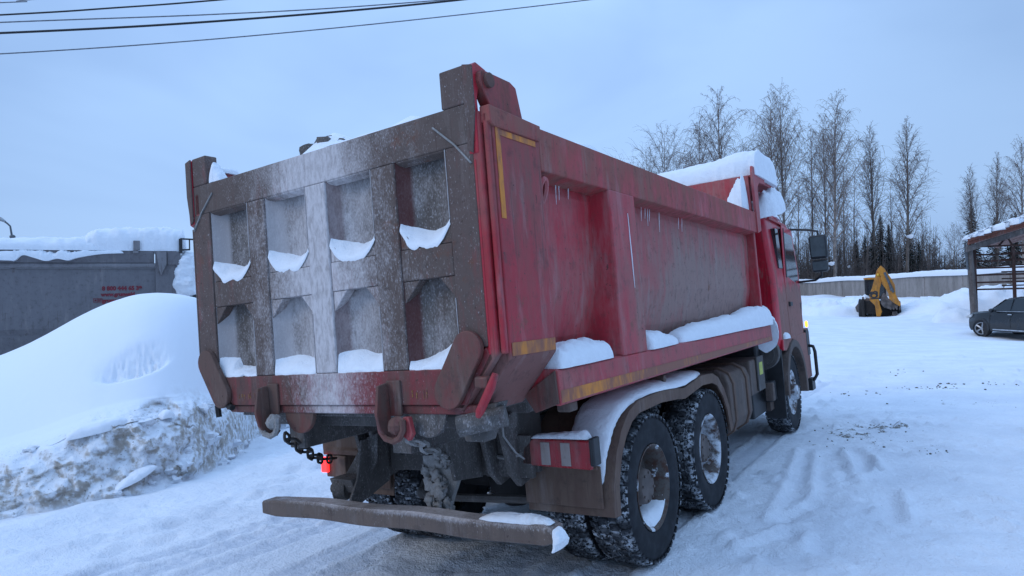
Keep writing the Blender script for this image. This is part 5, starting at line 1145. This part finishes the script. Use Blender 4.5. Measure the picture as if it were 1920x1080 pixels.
def tree(u,ytop,d,kind,label,lean=0,var=0,wide=1.0):
    key=(kind,var); H=(540-.026*(u-960)*0-ytop)/1250*d+1.8
    b=at(u,545,d); b.z=gz(b.x,b.y)-.2; H=at(u,ytop,d).z-b.z
    if key not in protos:
        _,sp_,dr,nl,up_=KINDS_[kind]; tr,cr=birch(sum(map(ord,kind))*7+var,24,sp_,dr,nl,up_)
        oa=tr.build('trunk_source',m_birch if kind!='aspen' else m_bark,smooth=60,recalc=False); ob=cr.build('crown_source',m_twig,recalc=False)
        protos[key]=(oa.data,ob.data); bpy.data.objects.remove(oa); bpy.data.objects.remove(ob)
    s_=H/24
    Mx=Matrix.Translation(b)@Matrix.Rotation(R(33.06),4,'Z')@Matrix.Rotation(R(1.0+lean),4,'Y')@Matrix.Rotation(random.Random(u).uniform(0,6),4,'Z')@Matrix.Diagonal((s_*wide,s_*wide,s_,1))
    o=empty('birch_tree' if kind!='aspen' else 'aspen_tree',Mx,label,'tree','bare trees behind the concrete fence')
    for n_,me in zip(('trunk','crown'),protos[key]):
        c=bpy.data.objects.new(n_,me); COL.objects.link(c); c.parent=o
    return o
for a in [
 (1248,243,100,'round','small round bare tree rising behind the truck body, leftmost of the forest',0,0),
 (1215,290,104,'round','low bare tree top at the far left of the forest, just above the truck rail',0,1),
 (1351,165,88,'birch','large weeping birch standing alone above the snow slab on the cab guard',0,0,1.15),
 (1318,225,90,'birch','smaller birch half merged into the left side of the large weeping birch',-1,1),
 (1446,182,86,'birch','left one of the twin tall birches behind the truck cab',1,1),
 (1472,160,88,'birch','right one of the twin tall birches, the tallest tree of all',0,2),
 (1523,240,95,'thin','slender birch between the twin birches and the tall one by the mirrors',0,0),
 (1548,215,93,'birch','thin birch close on the left of the tall birch above the mirrors',0,0,.8),
 (1568,178,84,'birch','tall weeping birch right above the truck mirrors',0,1,1.1),
 (1603,330,98,'thin','slim young birch left of the straight aspen',1,1),
 (1640,232,88,'aspen','straight bare aspen above the yellow backhoe',0,0),
 (1674,335,92,'thin','dark thin pole like tree between the two aspens',0,0),
 (1697,222,84,'aspen','broad bare aspen with a wide right side, right of the backhoe',1,1,1.25),
 (1722,380,90,'thin','short bare birch at the right skirt of the broad aspen',3,1),
 (1740,420,88,'thin','low bare birch leaning right at the end of the tree group',8,0),
 (1498,330,100,'thin','young birch half hidden behind the truck mirror',0,1),
 (1822,310,92,'aspen','bare aspen over the left end of the shelter roof',1,0,1.0),
 (1872,285,90,'aspen','bare aspen over the middle of the shelter roof, right of its neighbour',1,1,.95),
 (1922,260,86,'birch','birch cut by the right edge of the picture above the shelter',0,2),
 (1585,300,104,'thin','faint slim birch right behind the tall birch above the mirrors',0,0),
 (1790,420,112,'round','low bare tree in the gap left of the shelter',0,1),
 (1425,300,102,'thin','young birch just left of the twin birches',0,0)]: tree(*a)
def spruce(seed,h,w):
    rg=random.Random(seed); tr=MB(); cr=MB(); tr.tube([(0,0,0),(0,0,h)],[.012*h,.01],6)
    n=int(h*14)
    for i in range(n):
        f=.10+.9*i/n; z=h*f; L=w*(1-f)**.8*rg.uniform(.7,1.1)+.08; a=i*2.4+rg.uniform(-.4,.4); d=Vector((math.cos(a),math.sin(a),0)); s_=Vector((-d.y,d.x,0))
        dz_=-.28*L
        for k in range(5):
            p=d*L*(k/5)+Vector((0,0,z+dz_*(k/5)**1.3)); q_=d*L*((k+1.4)/5)+Vector((0,0,z+dz_*((k+1.4)/5)**1.3-.06)); wv=L*.13*(1.2-k/6)+.05
            for sg in (1,-1):
                t_=p+s_*sg*wv*rg.uniform(1.2,2.2)+d*wv*.8+Vector((0,0,-rg.uniform(.1,.3)))
                cr.add([p,q_,t_],[(0,1,2)])
    return tr,cr
q=T('spruce_needles'); g_=q.noise(2,3); gn=q.t.nodes.new('ShaderNodeNewGeometry'); nz_=q.xyz(gn.outputs['Normal'])[2]
m_spr=q.fin(q.mix(q.ramp(q.ma('ADD',q.noise(1.7,4,.7),0),.60,.68),(.014,.019,.015),(.25,.27,.29)),.9,0,.2)
sp_me=[]
for sd_ in (1,2):
    tr,cr=spruce(sd_,12,2.3); a_=tr.build('sp_t',m_bark,recalc=False); b_=cr.build('sp_c',m_spr,recalc=False); sp_me.append((a_.data,b_.data)); bpy.data.objects.remove(a_); bpy.data.objects.remove(b_)
for k,(u,yt,d,lab) in enumerate([(1655,402,92,'dark spruce behind the backhoe boom, tallest of the left spruce clump'),(1640,430,88,'dark spruce at the left of the spruce clump behind the backhoe'),(1670,420,95,'dark spruce at the right of the spruce clump behind the backhoe'),
   (1707,420,86,'snow dusted spruce under the broad aspen'),(1726,452,88,'small spruce at the right foot of the broad aspen'),(1827,383,96,'narrow spruce above the left end of the shelter roof'),(1870,405,98,'dark spruce tip just above the shelter roof, between two aspens'),
   (1902,400,96,'twin tipped spruce near the right edge above the shelter roof'),(1909,396,99,'thin spruce tip at the right edge above the shelter roof'),(1530,455,100,'low dark spruce right of the truck mirror'),(1608,450,98,'dark spruce in the forest left of the backhoe'),(1625,440,101,'dark spruce close behind the left edge of the backhoe')]):
    b=at(u,545,d); b.z=gz(b.x,b.y)-.2; H=at(u,yt,d).z-b.z; s_=H/12
    o=empty('spruce_tree',Matrix.Translation(b)@Matrix.Rotation(k*1.3,4,'Z')@Matrix.Diagonal((s_,s_,s_,1)),lab,'tree','spruces behind the concrete fence')
    for n_,me in zip(('trunk','crown'),sp_me[k%2]): c=bpy.data.objects.new(n_,me); COL.objects.link(c); c.parent=o
# brush: the dense mass of stems behind the fence
rg=random.Random(11); br=MB()
for i in range(5200):
    u=rg.uniform(1180,1960); d=rg.uniform(82,125); b=at(u,545,d); b.z=0
    dens=1.0 if u<1760 else .75
    hmax=(540-(425 if u<1750 else 455))/1250*d
    h=(rg.uniform(.25,1.0)**1.5)*hmax*rg.uniform(.8,1.3)*dens+1.5; lean=Vector((rg.uniform(-.07,.09),rg.uniform(-.07,.07),1))
    r=rg.uniform(.02,.06); top=b+lean*h
    br.tube([b,b+lean*h*.5+Vector((rg.uniform(-.1,.1),0,0)),top],[r,r*.7,.012],3,False)
    for j in range(7):
        f=rg.uniform(.25,.97); p=b+lean*h*f; a=rg.uniform(0,6.28); e=Vector((math.cos(a),math.sin(a),rg.uniform(.6,1.8))).normalized(); l=h*rg.uniform(.08,.22)*(1.15-f)+.4
        m1=p+e*l*.6; br.tube([p,m1,m1+(e+Vector((0,0,.3)))*l*.35],[.024,.018,.011],3,False)
o=br.build('brush',plain('brush_stems',(.095,.075,.066),.9,0,.3,1),recalc=False); tag(o,'dense dark brush and saplings behind the concrete fence','brush',kind='stuff')
# snow clumps caught in the trees
for k,(u,v,d,lab) in enumerate([(1560,494,82,'larger snow clump caught on a branch low in the tall birch'),(1708,443,82,'snow clump on the spruce under the broad aspen'),(1592,500,83,'small snow clump in the brush left of the backhoe'),(1553,503,83,'tiny snow clump beside the larger one low in the tall birch')]):
    c=at(u,v,d); mb=MB(); mb.ball((0,0,0),.26 if k<2 else .18,12,8,(1.6 if k<2 else 1,1,.7),1.0); ob=mb.build('snow_clump',m_snow,smooth=60); ob.location=c; tag(ob,lab,'snow')
# grit clods on the trodden snow
rg=random.Random(21); cl=MB()
for i in range(150):
    gcx,gcy,grx,gry,ga,gk=GRIT[rg.choice([0,0,0,1,2,2,3,4,5,6,7,9,10])]
    a,b_=rg.gauss(0,.55)*grx,rg.gauss(0,.55)*gry; x=gcx+a*math.cos(ga)-b_*math.sin(ga); y=gcy+a*math.sin(ga)+b_*math.cos(ga); s_=rg.uniform(.005,.013)*(1.5 if gcy>10 else 1)
    cl.ball((x,y,gz(x,y)+s_*.3),s_,5,4,(1.3,1,.7),.5)
o=cl.build('dirt_clods',plain('frozen_dirt',(.09,.08,.055),.95),smooth=60); tag(o,'scattered frozen dirt crumbs on the snow','dirt',kind='stuff')
